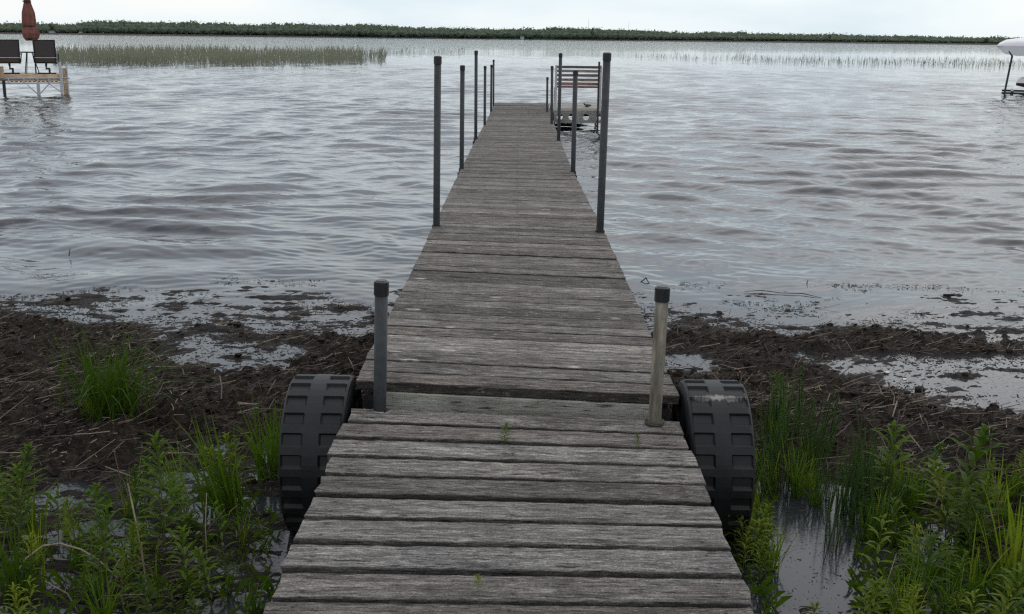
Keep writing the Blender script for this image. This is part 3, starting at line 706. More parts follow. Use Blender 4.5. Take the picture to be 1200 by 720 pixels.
# canopy skin: hipped end, then a long low vault; the side skirt hangs from its edge
vs = []; K = 14; secs = [(0.0, .55, .0), (.10, .74, .38), (.30, .88, .72), (.7, .96, .92), (1.6, 1.0, 1.0), (4.0, 1.0, 1.03), (6.5, 1.0, 1.0)]
for dx, wf, hf in secs:
    for k in range(K + 1):
        an = math.pi * k / K
        vs.append((x0 + dx, 1.2 - math.cos(an) * 1.32 * wf, ze + (ztop - ze) * hf * math.sin(an) ** .55))
n = K + 1; fs = [(i * n + k, i * n + k + 1, (i + 1) * n + k + 1, (i + 1) * n + k) for i in range(len(secs) - 1) for k in range(K)]
MB().add(vs, fs).add([(a, 1.2 + (b - 1.2) * .985, c - .012) for a, b, c in vs], [f[::-1] for f in fs]).build('canopy', M['vinyl'], lf, True)
path = [(6.5, -1), (4.0, -1), (1.6, -1), (.7, -.96), (.30, -.88), (.10, -.74), (0, -.55), (0, 0), (0, .55), (.10, .74), (.30, .88), (.7, .96), (1.6, 1), (6.5, 1)]
def zs_(dx): return ze + .01 - (ze - zlow) * min(1, .12 + dx / .42)
vs = [(x0 + a, 1.2 + b * 1.32, ze + .01) for a, b in path] + [(x0 + a + .02, 1.2 + b * 1.29, zs_(a) + .012 * math.sin(9 * a)) for a, b in path]
vs += [(a, 1.2 + (b - 1.2) * .99, c) for a, b, c in vs]; n = len(path); fs = []
for i in range(n - 1): fs += [(i, i + 1, n + i + 1, n + i), (2*n+i, 3*n+i, 3*n+i+1, 2*n+i+1), (n+i, n+i+1, 3*n+i+1, 3*n+i)]
MB().add(vs, fs).build('canopy_skirt', M['vinyl'], lf)
for xx, yy in ((0, 0), (0, 2.4), (4.6, 0), (4.6, 2.4)):
    MB().tube([(xx - .02, yy, -.7), (xx, yy, .0), (xx + .12, yy, zlow), (xx + .0, yy + (.05 if yy < 1 else -.05), zlow + .18)], .032, 8).build('canopy_post', M['steel'], lf)
for yy in (.0, 2.4): MB().box((2.4, yy, .07), (5.0, .10, .07)).build('base_beam', M['chair_frame'], lf)
for xx in (.25, 4.3): MB().box((xx, 1.2, .09), (.10, 2.25, .10)).build('cross_beam', M['chair_frame'], lf)
bt = empty('covered_boat', onlf(BX(1192) + 2.0, 1.15, .16), LR); tag(bt, "brown-sided boat with white seat cushion under the canopy, cut by the photo's right edge", 'boat')
hv = []; secs = [(-2.0, .75, .16), (-1.6, .95, .08), (0, 1.0, .0), (1.5, .95, .02), (2.6, .5, .12), (3.0, .06, .3)]
hz = Q(1195, 98).z - .16
for dx, wf, kz in secs:
    for u, zf in ((-1, 1), (-.92, .35), (-.55, 0), (0, -.0), (.55, 0), (.92, .35), (1, 1)): hv.append((dx, u * .95 * wf, kz * (1 - zf) + (hz + .0) * zf))
n = 7; fs = [(i * n + k, (i + 1) * n + k, (i + 1) * n + k + 1, i * n + k + 1) for i in range(len(secs) - 1) for k in range(n - 1)]
fs += [tuple(range(n)), tuple((len(secs) - 1) * n + k for k in range(n))[::-1]] + [(i * n, i * n + 6, (i + 1) * n + 6, (i + 1) * n) for i in range(len(secs) - 1)]
MB().add(hv, fs).build('hull', M['brown_hull'], bt)
ch = Q(1195, 90.5).z - .16
sm = MB(); vs = []
for dx, hh in ((-1.98, .0), (-1.93, .6), (-1.8, .88), (-1.5, 1), (-.9, 1), (-.6, .9), (-.45, .5), (-.42, 0)):
    for yy, k in ((-.7, 0), (-.69, .6), (-.6, .9), (-.4, 1), (.4, 1), (.6, .9), (.69, .6), (.7, 0)): vs.append((dx, yy, hz + .005 + (ch - hz) * min(hh, k)))
fs = [(i * 8 + k, (i + 1) * 8 + k, (i + 1) * 8 + k + 1, i * 8 + k + 1) for i in range(7) for k in range(7)]; sm.add(vs, fs).build('seat_cushion', M['vinyl'], bt, True)

# ------------------------------------------------------------------ reeds standing in the lake
def reed_bed(name, label, spans, n, hgt, seed):
    r = np.random.RandomState(seed); X = []; Y = []; Hh = []
    tot = sum(s[5] for s in spans)
    for (pxa, pya, pxb, pyb, depth, wt) in spans:
        k = int(n * wt / tot); u = r.rand(k); d_ = depth * r.rand(k) ** 1.4
        a = pt(pxa, pya); b = pt(pxb, pyb)
        x_ = (a.x + (b.x - a.x) * u) ; y_ = a.y + (b.y - a.y) * u
        f_ = (y_ + d_) / y_; x_ = x_ * f_; y_ = y_ + d_
        keep = (vnoise(x_ * .45, y_ * .18, seed) + r.rand(k) * 1.5) > .15
        X.append(x_[keep]); Y.append(y_[keep]); Hh.append((hgt * (.38 + .72 * r.rand(k)) * (1 + .22 * vnoise(x_ * .8, y_ * .3, seed + 1)))[keep])
    X = np.concatenate(X); Y = np.concatenate(Y); Hh = np.concatenate(Hh); n = len(X)
    wd = .004 + .007 * r.rand(n); lx = r.normal(0, .10, n) * Hh; ly = r.normal(0, .06, n) * Hh
    V = np.zeros((n, 6, 3)); F_ = []
    V[:, 0] = np.stack([X - wd / 2, Y, -.1 + 0 * X], -1); V[:, 1] = np.stack([X + wd / 2, Y, -.1 + 0 * X], -1); V[:, 2] = np.stack([X, Y + wd * .8, -.1 + 0 * X], -1)
    V[:, 3] = np.stack([X - wd / 2 + lx * .5, Y + ly * .5, Hh * .6], -1); V[:, 4] = np.stack([X + wd / 2 + lx * .5, Y + ly * .5, Hh * .6], -1)
    V[:, 5] = np.stack([X + lx * 1.2, Y + ly, Hh], -1)
    b = (np.arange(n) * 6)[:, None, None]; tri = np.array([[0, 1, 4], [0, 4, 3], [3, 4, 5], [1, 2, 4], [2, 0, 3], [2, 3, 5], [4, 2, 5]])[None]
    me = npmesh(name, V.reshape(-1, 3), (b + tri).reshape(-1, 3))
    tag(link(name, me, M['reed']), label, 'reeds', kind='stuff')
reed_bed('reed_bed', 'dense grey-green reed bed standing in the lake to the left, right of the patio chairs',
 [(62, 76, 100, 77, 20, .7), (100, 77, 300, 77, 32, 5), (300, 77, 425, 75, 30, 2.8), (425, 75, 452, 73, 20, .3)], 10500, .98, 5)
reed_bed('reed_strip', 'faint strip of sparse reeds farther out, just left of the dock end', [(440, 66, 545, 64, 40, 1)], 420, .6, 6)
reed_bed('reed_strip', "long thin sparse reed strip across the lake on the photo's right", [(745, 70, 860, 73, 30, .6), (860, 74, 1010, 78, 40, 2.0), (1010, 78, 1260, 82, 40, 4)], 2400, .50, 8)

# ------------------------------------------------------------------ far shore: land, wood, a few houses and tall trees
TL = [(-200, 1300, 11), (0, 1300, 12.5), (30, 1300, 11.5), (75, 1300, 12), (110, 1300, 15.2), (180, 1300, 15.2), (300, 1320, 14.2), (420, 1330, 15.2), (470, 1340, 13.2), (560, 1350, 11.8), (690, 1360, 13.8), (780, 1370, 11.0), (900, 1380, 10.6), (1000, 1400, 9.6), (1150, 1420, 8.4), (1300, 1440, 8)]
def shore(px): return interp([(a, b) for a, b, c in TL], px), interp([(a, c) for a, b, c in TL], px)
vs = []; 
pxs = list(np.linspace(-700, 1900, 140))
for p_ in pxs:
    D_, h_ = shore(p_); q = pt(p_, 43, Y=D_)
    for dy, zz in ((-14, -.6), (-6, .25), (0, .9), (25, 1.6), (90, 2.2), (400, 3.0)): vs.append((q.x * (D_ + dy) / D_, D_ + dy, zz))
fs = [(i * 6 + k, (i + 1) * 6 + k, (i + 1) * 6 + k + 1, i * 6 + k + 1) for i in range(len(pxs) - 1) for k in range(5)]
tag(MB().add(vs, fs).build('far_shore', simple('far bank', (0.05, 0.07, 0.045), .9, 0, .4, .05), None, True), 'low bank of the far shore', kind='structure')
ico_v = []; 
import bmesh
bm = bmesh.new(); bmesh.ops.create_icosphere(bm, subdivisions=2, radius=1); ico_v = np.array([v.co[:] for v in bm.verts]); ico_f = np.array([[v.index for v in f.verts] for f in bm.faces]); bm.free()
def crowns(specs, seed, flakes=70):
    """crowns as clouds of leaf-clump faces round a rough core"""
    r = np.random.RandomState(seed); VV = []; FF = []; b = 0
    for (x_, y_, z_, rx, rz) in specs:
        v = ico_v * (1 + r.normal(0, .10, (len(ico_v), 1))) * np.array([rx, rx, rz]) * .86 + np.array([x_, y_, z_])
        VV.append(v); FF.append(ico_f + b); b += len(v)
        d_ = r.normal(size=(flakes, 3)); d_ /= np.linalg.norm(d_, axis=1)[:, None]; rad = .85 + .33 * r.rand(flakes)[:, None]
        c = d_ * rad * np.array([rx, rx, rz]) + np.array([x_, y_, z_]); s = rx * .17
        t = r.normal(0, s, (flakes, 3, 3)); q = c[:, None, :] + t
        VV.append(q.reshape(-1, 3)); FF.append((np.arange(flakes * 3).reshape(-1, 3)) + b); b += flakes * 3
    return np.concatenate(VV), np.concatenate(FF)
fr = np.random.RandomState(11); specs = []
for row, (dy, hf) in enumerate(((2, .66), (16, .86), (34, 1.0))):
    p_ = -330
    while p_ < 1290:
        D_, h_ = shore(p_); H_ = h_ * 1.01 * hf * (D_ + dy) / 1312 - 1.0
        H_ *= 1 + fr.normal(0, .035) + (.0 if row < 2 else .05 * math.sin(p_ * .06))
        rx = fr.uniform(3.6, 6.5); q = pt(p_, 43, Y=D_ + dy)
        rz = min(H_ * .5, fr.uniform(3.8, 6.2)); specs.append((q.x, D_ + dy + fr.uniform(-4, 4), 1 + H_ - rz, rx, rz))
        if rz < H_ * .4: specs.append((q.x + fr.uniform(-2, 2), D_ + dy - 2, 1 + H_ * .35, rx * 1.1, H_ * .4))
        p_ += fr.uniform(3.5, 6.2)
V_, F_ = crowns(specs, 12, 46)
tag(link('far_woodland', npmesh('far_woodland', V_, F_), M['far_leaf']), 'dark green wood along the far shore', 'woodland', kind='stuff')
def far_tree(px, topy, wpx, label):
    D_, h_ = shore(px); D_ -= 4; q = pt(px, topy, Y=D_); rt = empty('tree', (q.x, D_, 1.0)); tag(rt, label, 'tree')
    rx = wpx / 2 * D_ / 1312; Hh = q.z - 1
    tk = MB().tube([(0, 0, -1), (.2, 0, Hh * .4), (0, .2, Hh * .85)], [.4, .28, .08], 7)
    for k in range(5):
        an = k * 1.3; z = Hh * (.35 + .1 * k); tk.tube([(0.1, 0, z), (math.cos(an) * rx * .6, math.sin(an) * rx * .6, z + rx * .5)], [.13, .04], 5)
    tk.build('trunk', M['bark'], rt)
    sp = []; r = random.Random(int(px))
    for k in range(7): sp.append((r.uniform(-.5, .5) * rx, r.uniform(-.4, .4) * rx, Hh * r.uniform(.45, .8), rx * r.uniform(.4, .6), Hh * .16))
    sp.append((0, 0, Hh * .86, rx * .42, Hh * .14)); v, f = crowns(sp, int(px), 60)
    link('crown', npmesh('crown', v, f), M['far_leaf'], rt)
far_tree(59, 27.2, 10, 'tall dark tree on the far shore just right of the folded umbrella')
far_tree(973, 40.2, 4, "lone taller tree sticking up from the far treeline, between dock and right edge")
far_tree(695, 32.0, 5, 'tall tree topping the far woodland above the dock bench')
far_tree(1157, 44.6, 7, 'last dark tree at the right end of the far treeline, beside the white canopy')
def far_house(px, py, wpx, hpx, label):
    D_, _ = shore(px); D_ -= 12; s = D_ / 1312; q = pt(px, py, Y=D_); rt = empty('house', (q.x, D_, .25)); tag(rt, label, 'house')
    W_, H_ = wpx * s, hpx * s
    MB().box((0, 0, H_ / 2), (W_, 6, H_)).build('wall', M['house_white'], rt)
    MB().add([(-W_/2-.4, -3.4, H_), (W_/2+.4, -3.4, H_), (W_/2+.4, 3.4, H_), (-W_/2-.4, 3.4, H_), (-W_/2-.4, 0, H_+1.6), (W_/2+.4, 0, H_+1.6)], [(0, 1, 5, 4), (2, 3, 4, 5), (0, 4, 3), (1, 2, 5), (3, 2, 1, 0)]).build('roof', M['house_roof'], rt)
    for k in (-1, 1): MB().box((k * W_ * .25, -3.03, H_ * .5), (W_ * .2, .06, H_ * .35)).build('window', M['window_glass'], rt)
far_house(61, 39, 5, 2.0, 'tiny white house on the far shore right of the folded umbrella')
far_house(95, 40.5, 3, 1.4, 'tiny white cabin on the far shore above the left reeds')
far_house(612, 45.0, 4, 1.6, 'tiny white house on the far shore above the dock end')
for px_, ty, lab in ((690, 23, 'thin radio mast rising from the far wood above the bench'), (737, 26, 'fainter thin radio mast right of the other mast')):
    D_ = 1500; q = pt(px_, ty, Y=D_); rt = empty('radio_mast', (q.x, D_, 0)); tag(rt, lab, 'mast')
    MB().tube([(0, 0, 0), (0, 0, q.z)], [.30, .12], 6).build('mast_pole', M['white_frame'], rt); MB().tube([(-.6, 0, q.z * .8), (.6, 0, q.z * .8)], .08, 5).build('cross_arm', M['white_frame'], rt)

# ------------------------------------------------------------------ dead reed litter, crumbs and floating scraps
def litter(name, label, n, region, lr, wr_, m_, seed, flat=0.5, zoff=.004, onwater=False, dens=None):
    r = np.random.RandomState(seed); xa, xb, ya, yb = region
    X = r.uniform(xa, xb, n * 3); Y = r.uniform(ya, yb, n * 3)
    Z = ground_h(X, Y); ok = (Z > .004) if not onwater else (Z < .0)
    if dens is not None: ok &= dens(X, Y, r)
    X, Y, Z = X[ok][:n], Y[ok][:n], Z[ok][:n]; n = len(X)
    if onwater: Z = np.zeros(n) + .001
    L_ = lr[0] * (lr[1] / lr[0]) ** (r.rand(n) ** 1.6); Wd = r.uniform(wr_[0], wr_[1], n); an = r.normal(0, .9, n) + .1; pit = r.normal(0, .22, n) * (0 if onwater else 1)
    dx, dy, dz = np.cos(an) * L_ / 2, np.sin(an) * L_ / 2, np.abs(np.sin(pit)) * L_ / 2
    bend = r.normal(0, .035, n) * L_
    nx, ny = -np.sin(an) * Wd / 2, np.cos(an) * Wd / 2
    V = np.zeros((n, 9, 3)); zt_ = Z + zoff
    for i, (s, bb, dzz) in enumerate(((-1, 0, 0), (0, 1, .5), (1, 0, 1))):
        cx_, cy_, cz_ = X + s * dx - np.sin(an) * bend * bb, Y + s * dy + np.cos(an) * bend * bb, zt_ + 2 * dz * dzz
        V[:, i * 3] = np.stack([cx_ - nx, cy_ - ny, cz_], -1); V[:, i * 3 + 1] = np.stack([cx_ + nx, cy_ + ny, cz_], -1); V[:, i * 3 + 2] = np.stack([cx_, cy_, cz_ + Wd * flat], -1)
    tri = []
    for i in (0, 3): 
        for a, b in ((0, 2), (2, 1), (1, 0)): tri += [[i + a, i + b, i + 3 + b], [i + a, i + 3 + b, i + 3 + a]]
    tri = np.array(tri)[None]; b = (np.arange(n) * 9)[:, None, None]
    tag(link(name, npmesh(name, V.reshape(-1, 3), (b + tri).reshape(-1, 3)), m_), label, 'litter', kind='stuff')
M['straw_mesh'] = simple('litter straw', (0.16, 0.125, 0.09), .8, 0, .85, 6)
M['dark_straw'] = simple('litter dark', (0.038, 0.028, 0.020), .8, 0, .85, 5)
dn = lambda X, Y, r: (vnoise(X * 1.5, Y * 2, 3) + r.rand(len(X)) * 1.3) > .35
litter('straw_litter', 'pale broken reed straw strewn over the mud', 4200, (-3.8, 4.1, 3.0, 7.5), (.02, .20), (.0015, .006), M['straw_mesh'], 31, dens=dn)
litter('root_litter', 'dark matted roots and stalks over the mud heaps', 22000, (-3.8, 4.1, 3.0, 7.6), (.015, .13), (.0015, .006), M['dark_straw'], 32)
def sparse(X, Y, r): return (fbm(X * 1.6, Y * 5, 3, 44) + .5 * (1 - np.abs(Y - 6.9) / 1.6)) >.02 + .6 * r.rand(len(X))
litter('floating_scraps', 'small dark scraps of weed floating in the shallows', 15000, (-4.2, 4.4, 5.2, 8.4), (.005, .05), (.002, .009), M['peat'], 33, .3, 0, True, sparse)
litter('puddle_scraps', 'specks of dead leaf lying in the foreground puddles', 4500, (-2.6, 2.8, 3.2, 5.4), (.003, .02), (.001, .004), M['dark_straw'], 34, .3, 0, True)
# crumbs of peat
r = np.random.RandomState(77); n = 5000
bm = bmesh.new(); bmesh.ops.create_icosphere(bm, subdivisions=1, radius=1); iv = np.array([v.co[:] for v in bm.verts]); if_ = np.array([[v.index for v in f.verts] for f in bm.faces]); bm.free()
X = r.uniform(-3.9, 4.1, n * 2); Y = r.uniform(3.6, 7.6, n * 2); Z = ground_h(X, Y); ok = Z > .008; X, Y, Z = X[ok][:n], Y[ok][:n], Z[ok][:n]; n = len(X)
s = .004 + .018 * r.rand(n) ** 4; V = iv[None] * (1 + r.normal(0, .22, (n, len(iv), 1))) * (s[:, None, None] * np.array([1.3, 1, .7])) + np.stack([X, Y, Z + s * .3], -1)[:, None]
tag(link('peat_crumbs', npmesh('peat_crumbs', V.reshape(-1, 3), (if_[None] + (np.arange(n) * len(iv))[:, None, None]).reshape(-1, 3)), M['mud']), 'crumbs and clods of dark peat on the mud', 'peat', kind='stuff')

def stalk(pts, r, label, name='dead_reed_stalk', m_=None, grp=None):
    P_ = [pt(a, b, z) for a, b, z in pts]; c = P_[0].copy(); c.z = 0
    o = MB().tube([p - c for p in P_], r, 6).build(name, m_ or M['straw'], None, True); o.location = c; tag(o, label, 'dead stalk', grp); return o
stalk([(20, 672, .03), (30, 655, .08), (50, 640, .11), (70, 637, .12), (95, 644, .10), (115, 656, .07), (135, 675, .03), (152, 690, .0)], [.0028, .0032, .0032, .003, .003, .0025, .002, .0015], 'long pale grass stalk arched over the puddle in the lower left corner')
stalk([(150, 567, .16), (160, 615, .09), (172, 683, .0)], .0035, 'pale straight dead reed leaning in the left puddle')
stalk([(150, 570, .155), (168, 553, .19)], .004, 'short pale broken reed tip crossing the top of a leaning stalk, left puddle')
stalk([(127, 500, .05), (143, 517, .05), (163, 535, .035), (183, 556, .01)], .003, 'thin pale curved reed lying on the left mud below the grass clump')
stalk([(123, 547, .05), (150, 557, .045), (184, 571, .01)], .0028, 'thin pale reed lying just above the leaning stalk on the left mud')
stalk([(215, 420, .05), (212, 430, .02)], .005, 'short pale reed stub upright beside the left pool')
stalk([(975, 545, .0), (976, 512, .10)], .006, 'short pale reed stub upright beside the right channel')
stalk([(960, 455, .03), (985, 440, .06), (1010, 418, .12)], .0025, 'thin dark twig leaning up out of the right pool', m_=M['dark_straw'])
stalk([(900, 480, .06), (950, 478, .07), (1020, 487, .05), (1065, 492, .04)], .003, 'long thin dark root stretched across the right mud heap', m_=M['dark_straw'])
stalk([(745, 334, .0), (752, 330, .01), (757, 326, .03), (762, 334, .0)], [.002, .004, .006, .002], 'dark gnarled twig floating beside the dock', 'driftwood_twig', M['peat'])
stalk([(872, 342, .003), (893, 340.5, .010), (915, 343.5, .004), (940, 344, .008), (966, 350, .0)], [.0012, .003, .0025, .0035, .001], 'long thin dark branch floating at the right waterline', 'driftwood_branch', M['peat'])
stalk([(945, 334, .0), (947, 328, .035)], [.005, .002], 'small dark stub poking out of the shallows, right of the dock', 'driftwood_stub', M['peat'])
stalk([(81, 300, .0), (82, 292, .04)], .004, 'tiny dark stick standing in the calm water on the left', 'driftwood_stub', M['peat'])
stalk([(1106, 346, .0), (1118, 346, .02)], .010, 'dark wood chip floating right of the long branch', 'wood_chip', M['peat'])
def lump(px, py, sx, sy, sz, m_, label, name, cat):
    q = pt(px, py, .01); z = max(gh(q.x, q.y), 0)
    r = np.random.RandomState(int(px)); v = ico_v * (1 + r.normal(0, .08, (len(ico_v), 1))) * np.array([sx, sy, sz])
    o = link(name, npmesh(name, v, ico_f), m_); o.location = (q.x, q.y, z + sz * .5); tag(o, label, cat)
lump(1078, 457, .028, .02, .02, M['peat'], 'dark clod sitting in the right-hand pool below the mud island', 'mud_clod', 'mud clod')
lump(329, 445, .011, .009, .007, M['shell'], 'small white shell on the mud left of the left wheel', 'shell', 'shell')
lump(1039, 436, .016, .012, .006, M['shell'], 'pale chip on the mud island in the right pool', 'shell', 'shell')
lump(1060, 443, .012, .010, .005, M['shell'], 'smaller pale chip right of the other on the mud island', 'shell', 'shell')

# ------------------------------------------------------------------ plants
def leafy_mesh(seed, H_=.45, n=26, leaf=.075, wid=.013, whorl=3):
    r = random.Random(seed); st = MB(); lean = (r.uniform(-.06, .06), r.uniform(-.06, .06))
    def ax(t): return Vector((lean[0] * t * t * H_ * 2, lean[1] * t * t * H_ * 2, t * H_))
    st.tube([ax(i / 6) for i in range(7)], [.0035 * (1 - .7 * i / 6) for i in range(7)], 5)
    V = []; Fc = []
    for i in range(n):
        t = .12 + .88 * (i / (n - 1)) ** .9; base = ax(min(t, 1)); L_ = leaf * (0.5 + .9 * math.sin(math.pi * min(1, .18 + .68 * t))) * r.uniform(.75, 1.15); L_ *= 1.0 if t < .9 else .8
        rise = .25 + 1.05 * t ** 2 + r.uniform(-.15, .15)
        for k in range(whorl):
            a = i * 1.3 + k * 2 * math.pi / whorl + r.uniform(-.3, .3); d = Vector((math.cos(a), math.sin(a), 0)); s = Vector((-d.y, d.x, 0)); b = len(V)
            pts_ = [base, base + d * L_ * .4 * math.cos(rise) + Vector((0, 0, L_ * .4 * math.sin(rise))), base + d * L_ * .75 * math.cos(rise * .8) + Vector((0, 0, L_ * .75 * math.sin(rise * .8))), base + d * L_ * math.cos(rise * .55) + Vector((0, 0, L_ * math.sin(rise * .55)))]
            w_ = wid * r.uniform(.8, 1.15)
            V += [pts_[0], pts_[1] - s * w_ / 2 + Vector((0, 0, .003)), pts_[1] + s * w_ / 2 + Vector((0, 0, .003)), pts_[1] - Vector((0, 0, .001)), pts_[2] - s * w_ * .4, pts_[2] + s * w_ * .4, pts_[2] - Vector((0, 0, .002)), pts_[3]]
            Fc += [(b, b + 1, b + 3), (b, b + 3, b + 2), (b + 1, b + 4, b + 6, b + 3), (b + 3, b + 6, b + 5, b + 2), (b + 4, b + 7, b + 6), (b + 6, b + 7, b + 5)]
    lf_ = bpy.data.meshes.new('foliage'); lf_.from_pydata(V, [], Fc); lf_.update(); lf_.materials.append(M['leaf'])
    sm_ = bpy.data.meshes.new('stem'); sm_.from_pydata(st.v, [], st.f); sm_.update(); sm_.materials.append(M['stem'])
    return sm_, lf_
def grass_mesh(seed, H_=.4, n=50, spread=.35, w_=.006, base=.03, droop=.5):
    r = random.Random(seed); V = []; Fc = []
    for i in range(n):
        a = r.uniform(0, 6.283); L_ = H_ * r.uniform(.5, 1.05); sp = spread * r.uniform(.1, 1) ; b0 = Vector((r.gauss(0, base), r.gauss(0, base), -.02)); d = Vector((math.cos(a), math.sin(a), 0)); s = Vector((-d.y, d.x, 0)); b = len(V)
        dr = droop * r.uniform(0, 1) ** 2; ww = w_ * r.uniform(.7, 1.3); S = 6
        for j in range(S):
            t = j / (S - 1); p = b0 + d * L_ * (sp * t + dr * t ** 3) + Vector((0, 0, L_ * (t - dr * .75 * t ** 3)))
            wj = ww * (1 - t ** 2.2) * (0.6 + .4 * min(1, t * 4)) + .0004
            V += [p - s * wj / 2, p - Vector((0, 0, 0)) + d * wj * .25, p + s * wj / 2]
        for j in range(S - 1):
            q = b + j * 3; Fc += [(q, q + 1, q + 4, q + 3), (q + 1, q + 2, q + 5, q + 4)]
    me = bpy.data.meshes.new('blades'); me.from_pydata(V, [], Fc); me.update(); me.materials.append(M['grass']); return me
def mares_mesh(seed, H_=.35, n=5):
    r = random.Random(seed); st = MB(); V = []; Fc = []
    for q in range(n):
        bx, by = r.gauss(0, .035), r.gauss(0, .035); h = H_ * r.uniform(.6, 1.05); lx, ly = r.uniform(-.05, .05), r.uniform(-.04, .04)
        st.tube([(bx, by, -.02), (bx + lx * .5, by + ly * .5, h * .5), (bx + lx, by + ly, h)], [.003, .0025, .001], 4)
        k = int(h / .013)
        for i in range(k):
            t = .15 + .85 * i / k; c = Vector((bx + lx * t, by + ly * t, h * t)); Ln = .017 * (1 - .75 * t ** 3)
            for j in range(6):
                a = j * 1.047 + i * .5; d = Vector((math.cos(a), math.sin(a), .55)); s = Vector((-d.y, d.x, 0)) * .0011; b = len(V)
                V += [c - s, c + s, c + d * Ln]; Fc.append((b, b + 1, b + 2))
    lf_ = bpy.data.meshes.new('foliage'); lf_.from_pydata(V, [], Fc); lf_.update(); lf_.materials.append(M['needle'])
    sm_ = bpy.data.meshes.new('stem'); sm_.from_pydata(st.v, [], st.f); sm_.update(); sm_.materials.append(M['needle'])
    return sm_, lf_
LE = [leafy_mesh(i, .45, n, lf__, wd, wh) for i, (n, lf__, wd, wh) in enumerate(((16, .095, .019, 3), (20, .08, .016, 3), (13, .11, .022, 2), (22, .075, .014, 3), (15, .10, .020, 3), (11, .09, .022, 2)))]
GR = [grass_mesh(40 + i, .4, n, s, w_, b_, d) for i, (n, s, w_, b_, d) in enumerate(((26, .3, .008, .02, .4), (40, .45, .006, .035, .6), (14, .25, .010, .012, .25)))]
MT = [mares_mesh(60 + i, .35, 5 + i % 3) for i in range(4)]
pr = random.Random(5)
def place(root, px, py, hpx, H0, m=1.0):
    q = pt(px, py, 0.0); z = max(gh(q.x, q.y), -.03)
    dist = math.hypot(q.y, CH); s = hpx * dist / 1312 / H0 * .95
    root.location = (q.x, q.y, z - .01); root.scale = (s * m, s * m, s); root.rotation_euler = (pr.gauss(0, .10), pr.gauss(0, .10), pr.uniform(0, 6.28))
def leafy(px, py, hpx, label, group=None, v=None, wide=1.0):
    v = pr.randrange(6) if v is None else v; rt = empty('leafy_weed'); tag(rt, label, 'weed', group); link('stem', LE[v][0], None, rt); link('foliage', LE[v][1], None, rt); place(rt, px, py, hpx, .47, wide)
def mares(px, py, hpx, label, group):
    v = pr.randrange(4); rt = empty('mares_tail'); tag(rt, label, 'water plant', group); link('stem', MT[v][0], None, rt); link('foliage', MT[v][1], None, rt); place(rt, px, py, hpx, .35)
def grass(px, py, hpx, label, v=None, group=None, mesh=None, H0=.4):
    o = link('grass_tuft', mesh or GR[pr.randrange(3) if v is None else v], None); tag(o, label, 'grass', group); place(o, px, py, hpx, H0); return o
# --- left side
o = grass(130, 512, 128, 'big bright green grass clump on the left peat heap', mesh=grass_mesh(90, .42, 190, .8, .0065, .055, .95), H0=.42)
grass(112, 512, 55, 'low sprawling side tuft at the foot of the big left grass clump', 1)
for (x_, y_, h_, lab) in ((22, 705, 125, 'broad-bladed grass shoot in the lower left corner'), (268, 600, 150, 'tall arching yellow-green grass tuft standing in the puddle left of the left wheel'), (316, 562, 118, 'tall bright green grass against the left wheel'), (326, 540, 88, 'short green grass tucked behind the left wheel rim'), (300, 720, 60, 'low grass shoot beside the lower left edge of the ramp')):
    grass(x_, y_, h_, lab, mesh=grass_mesh(int(x_), .4, 64 if h_ > 90 else 24, .33, .0075, .03, .5))
for (x_, y_, h_, lab) in ((24, 640, 128, 'tallest leafy weed near the left edge with a spiky yellow-green top'), (195, 655, 150, 'upright leafy weed in the middle of the left puddle'), (228, 625, 80, 'leafy weed just left of the arching grass'), (185, 745, 90, 'bright leafy shoot cut by the bottom edge, left of the ramp')):
    leafy(x_, y_, h_, lab, wide=1.15)
def zone(x_, y_, h_, left):
    if left: a = "by the photo's left edge" if x_ < 75 else ('below the big grass clump' if x_ < 150 else ('in the middle of the left puddle' if x_ < 230 else 'between the arching grass and the ramp'))
    else: a = 'right beside the water channel' if x_ < 1060 else ('in the middle of the right thicket' if x_ < 1130 else "at the photo's right edge")
    b = 'in the back row' if y_ < 640 else ('in the middle row' if y_ < 700 else 'cut by the bottom edge')
    return a + ', ' + b
for i in range(33):
    x_ = pr.uniform(-30, 330); y_ = pr.uniform(585, 770)
    if x_ > 320 - (y_ - 560) * .05 or (180 < x_ < 260 and y_ < 600): continue
    h_ = pr.uniform(45, 112) * (1 if x_ < 160 else .8); leafy(x_, y_, h_, ('tall' if h_ > 75 else 'short') + ' leafy green weed ' + zone(x_, y_, h_, True), 'leafy weeds left of the ramp', wide=1.1)
for i in range(20):
    x_ = pr.uniform(0, 320); grass(x_, pr.uniform(585, 745), pr.uniform(40, 105), 'thin loose grass tuft among the leafy weeds ' + ("near the photo's left edge" if x_ < 100 else ('under the arched pale stalk' if x_ < 200 else 'close to the left side of the ramp')), 2 if i % 2 else 0, 'loose grass tufts left of the ramp')
# --- right side
for (x_, y_, h_, lab) in ((912, 505, 48, 'small leafy weed on top of the right peat heap behind the right wheel'), (1120, 640, 150, 'tallest bushy weed on the right with a bright whorled top'), (1038, 600, 112, 'leafy weed with a spiky top at the left of the right-hand thicket'), (862, 640, 88, 'leafy weed spreading in front of the right wheel'), (880, 655, 70, 'low leafy weed at the foot of the right wheel'), (950, 735, 40, 'small leafy shoot in the channel at the bottom edge')):
    leafy(x_, y_, h_, lab, wide=1.25)
for i in range(36):
    x_ = pr.uniform(1000, 1250); y_ = pr.uniform(585, 775)
    if x_ < 1000 + (y_ - 600) * .1: continue
    h_ = pr.uniform(35, 105); leafy(x_, y_, h_, ('tall' if h_ > 70 else 'short') + ' leafy green weed ' + zone(x_, y_, h_, False), 'leafy weeds in the lower right thicket', wide=1.2)
for i in range(9):
    grass(pr.uniform(872, 905), pr.uniform(570, 690), pr.uniform(45, 85), 'bright grass tuft at the foot of the right wheel', 0, 'grass at the foot of the right wheel')
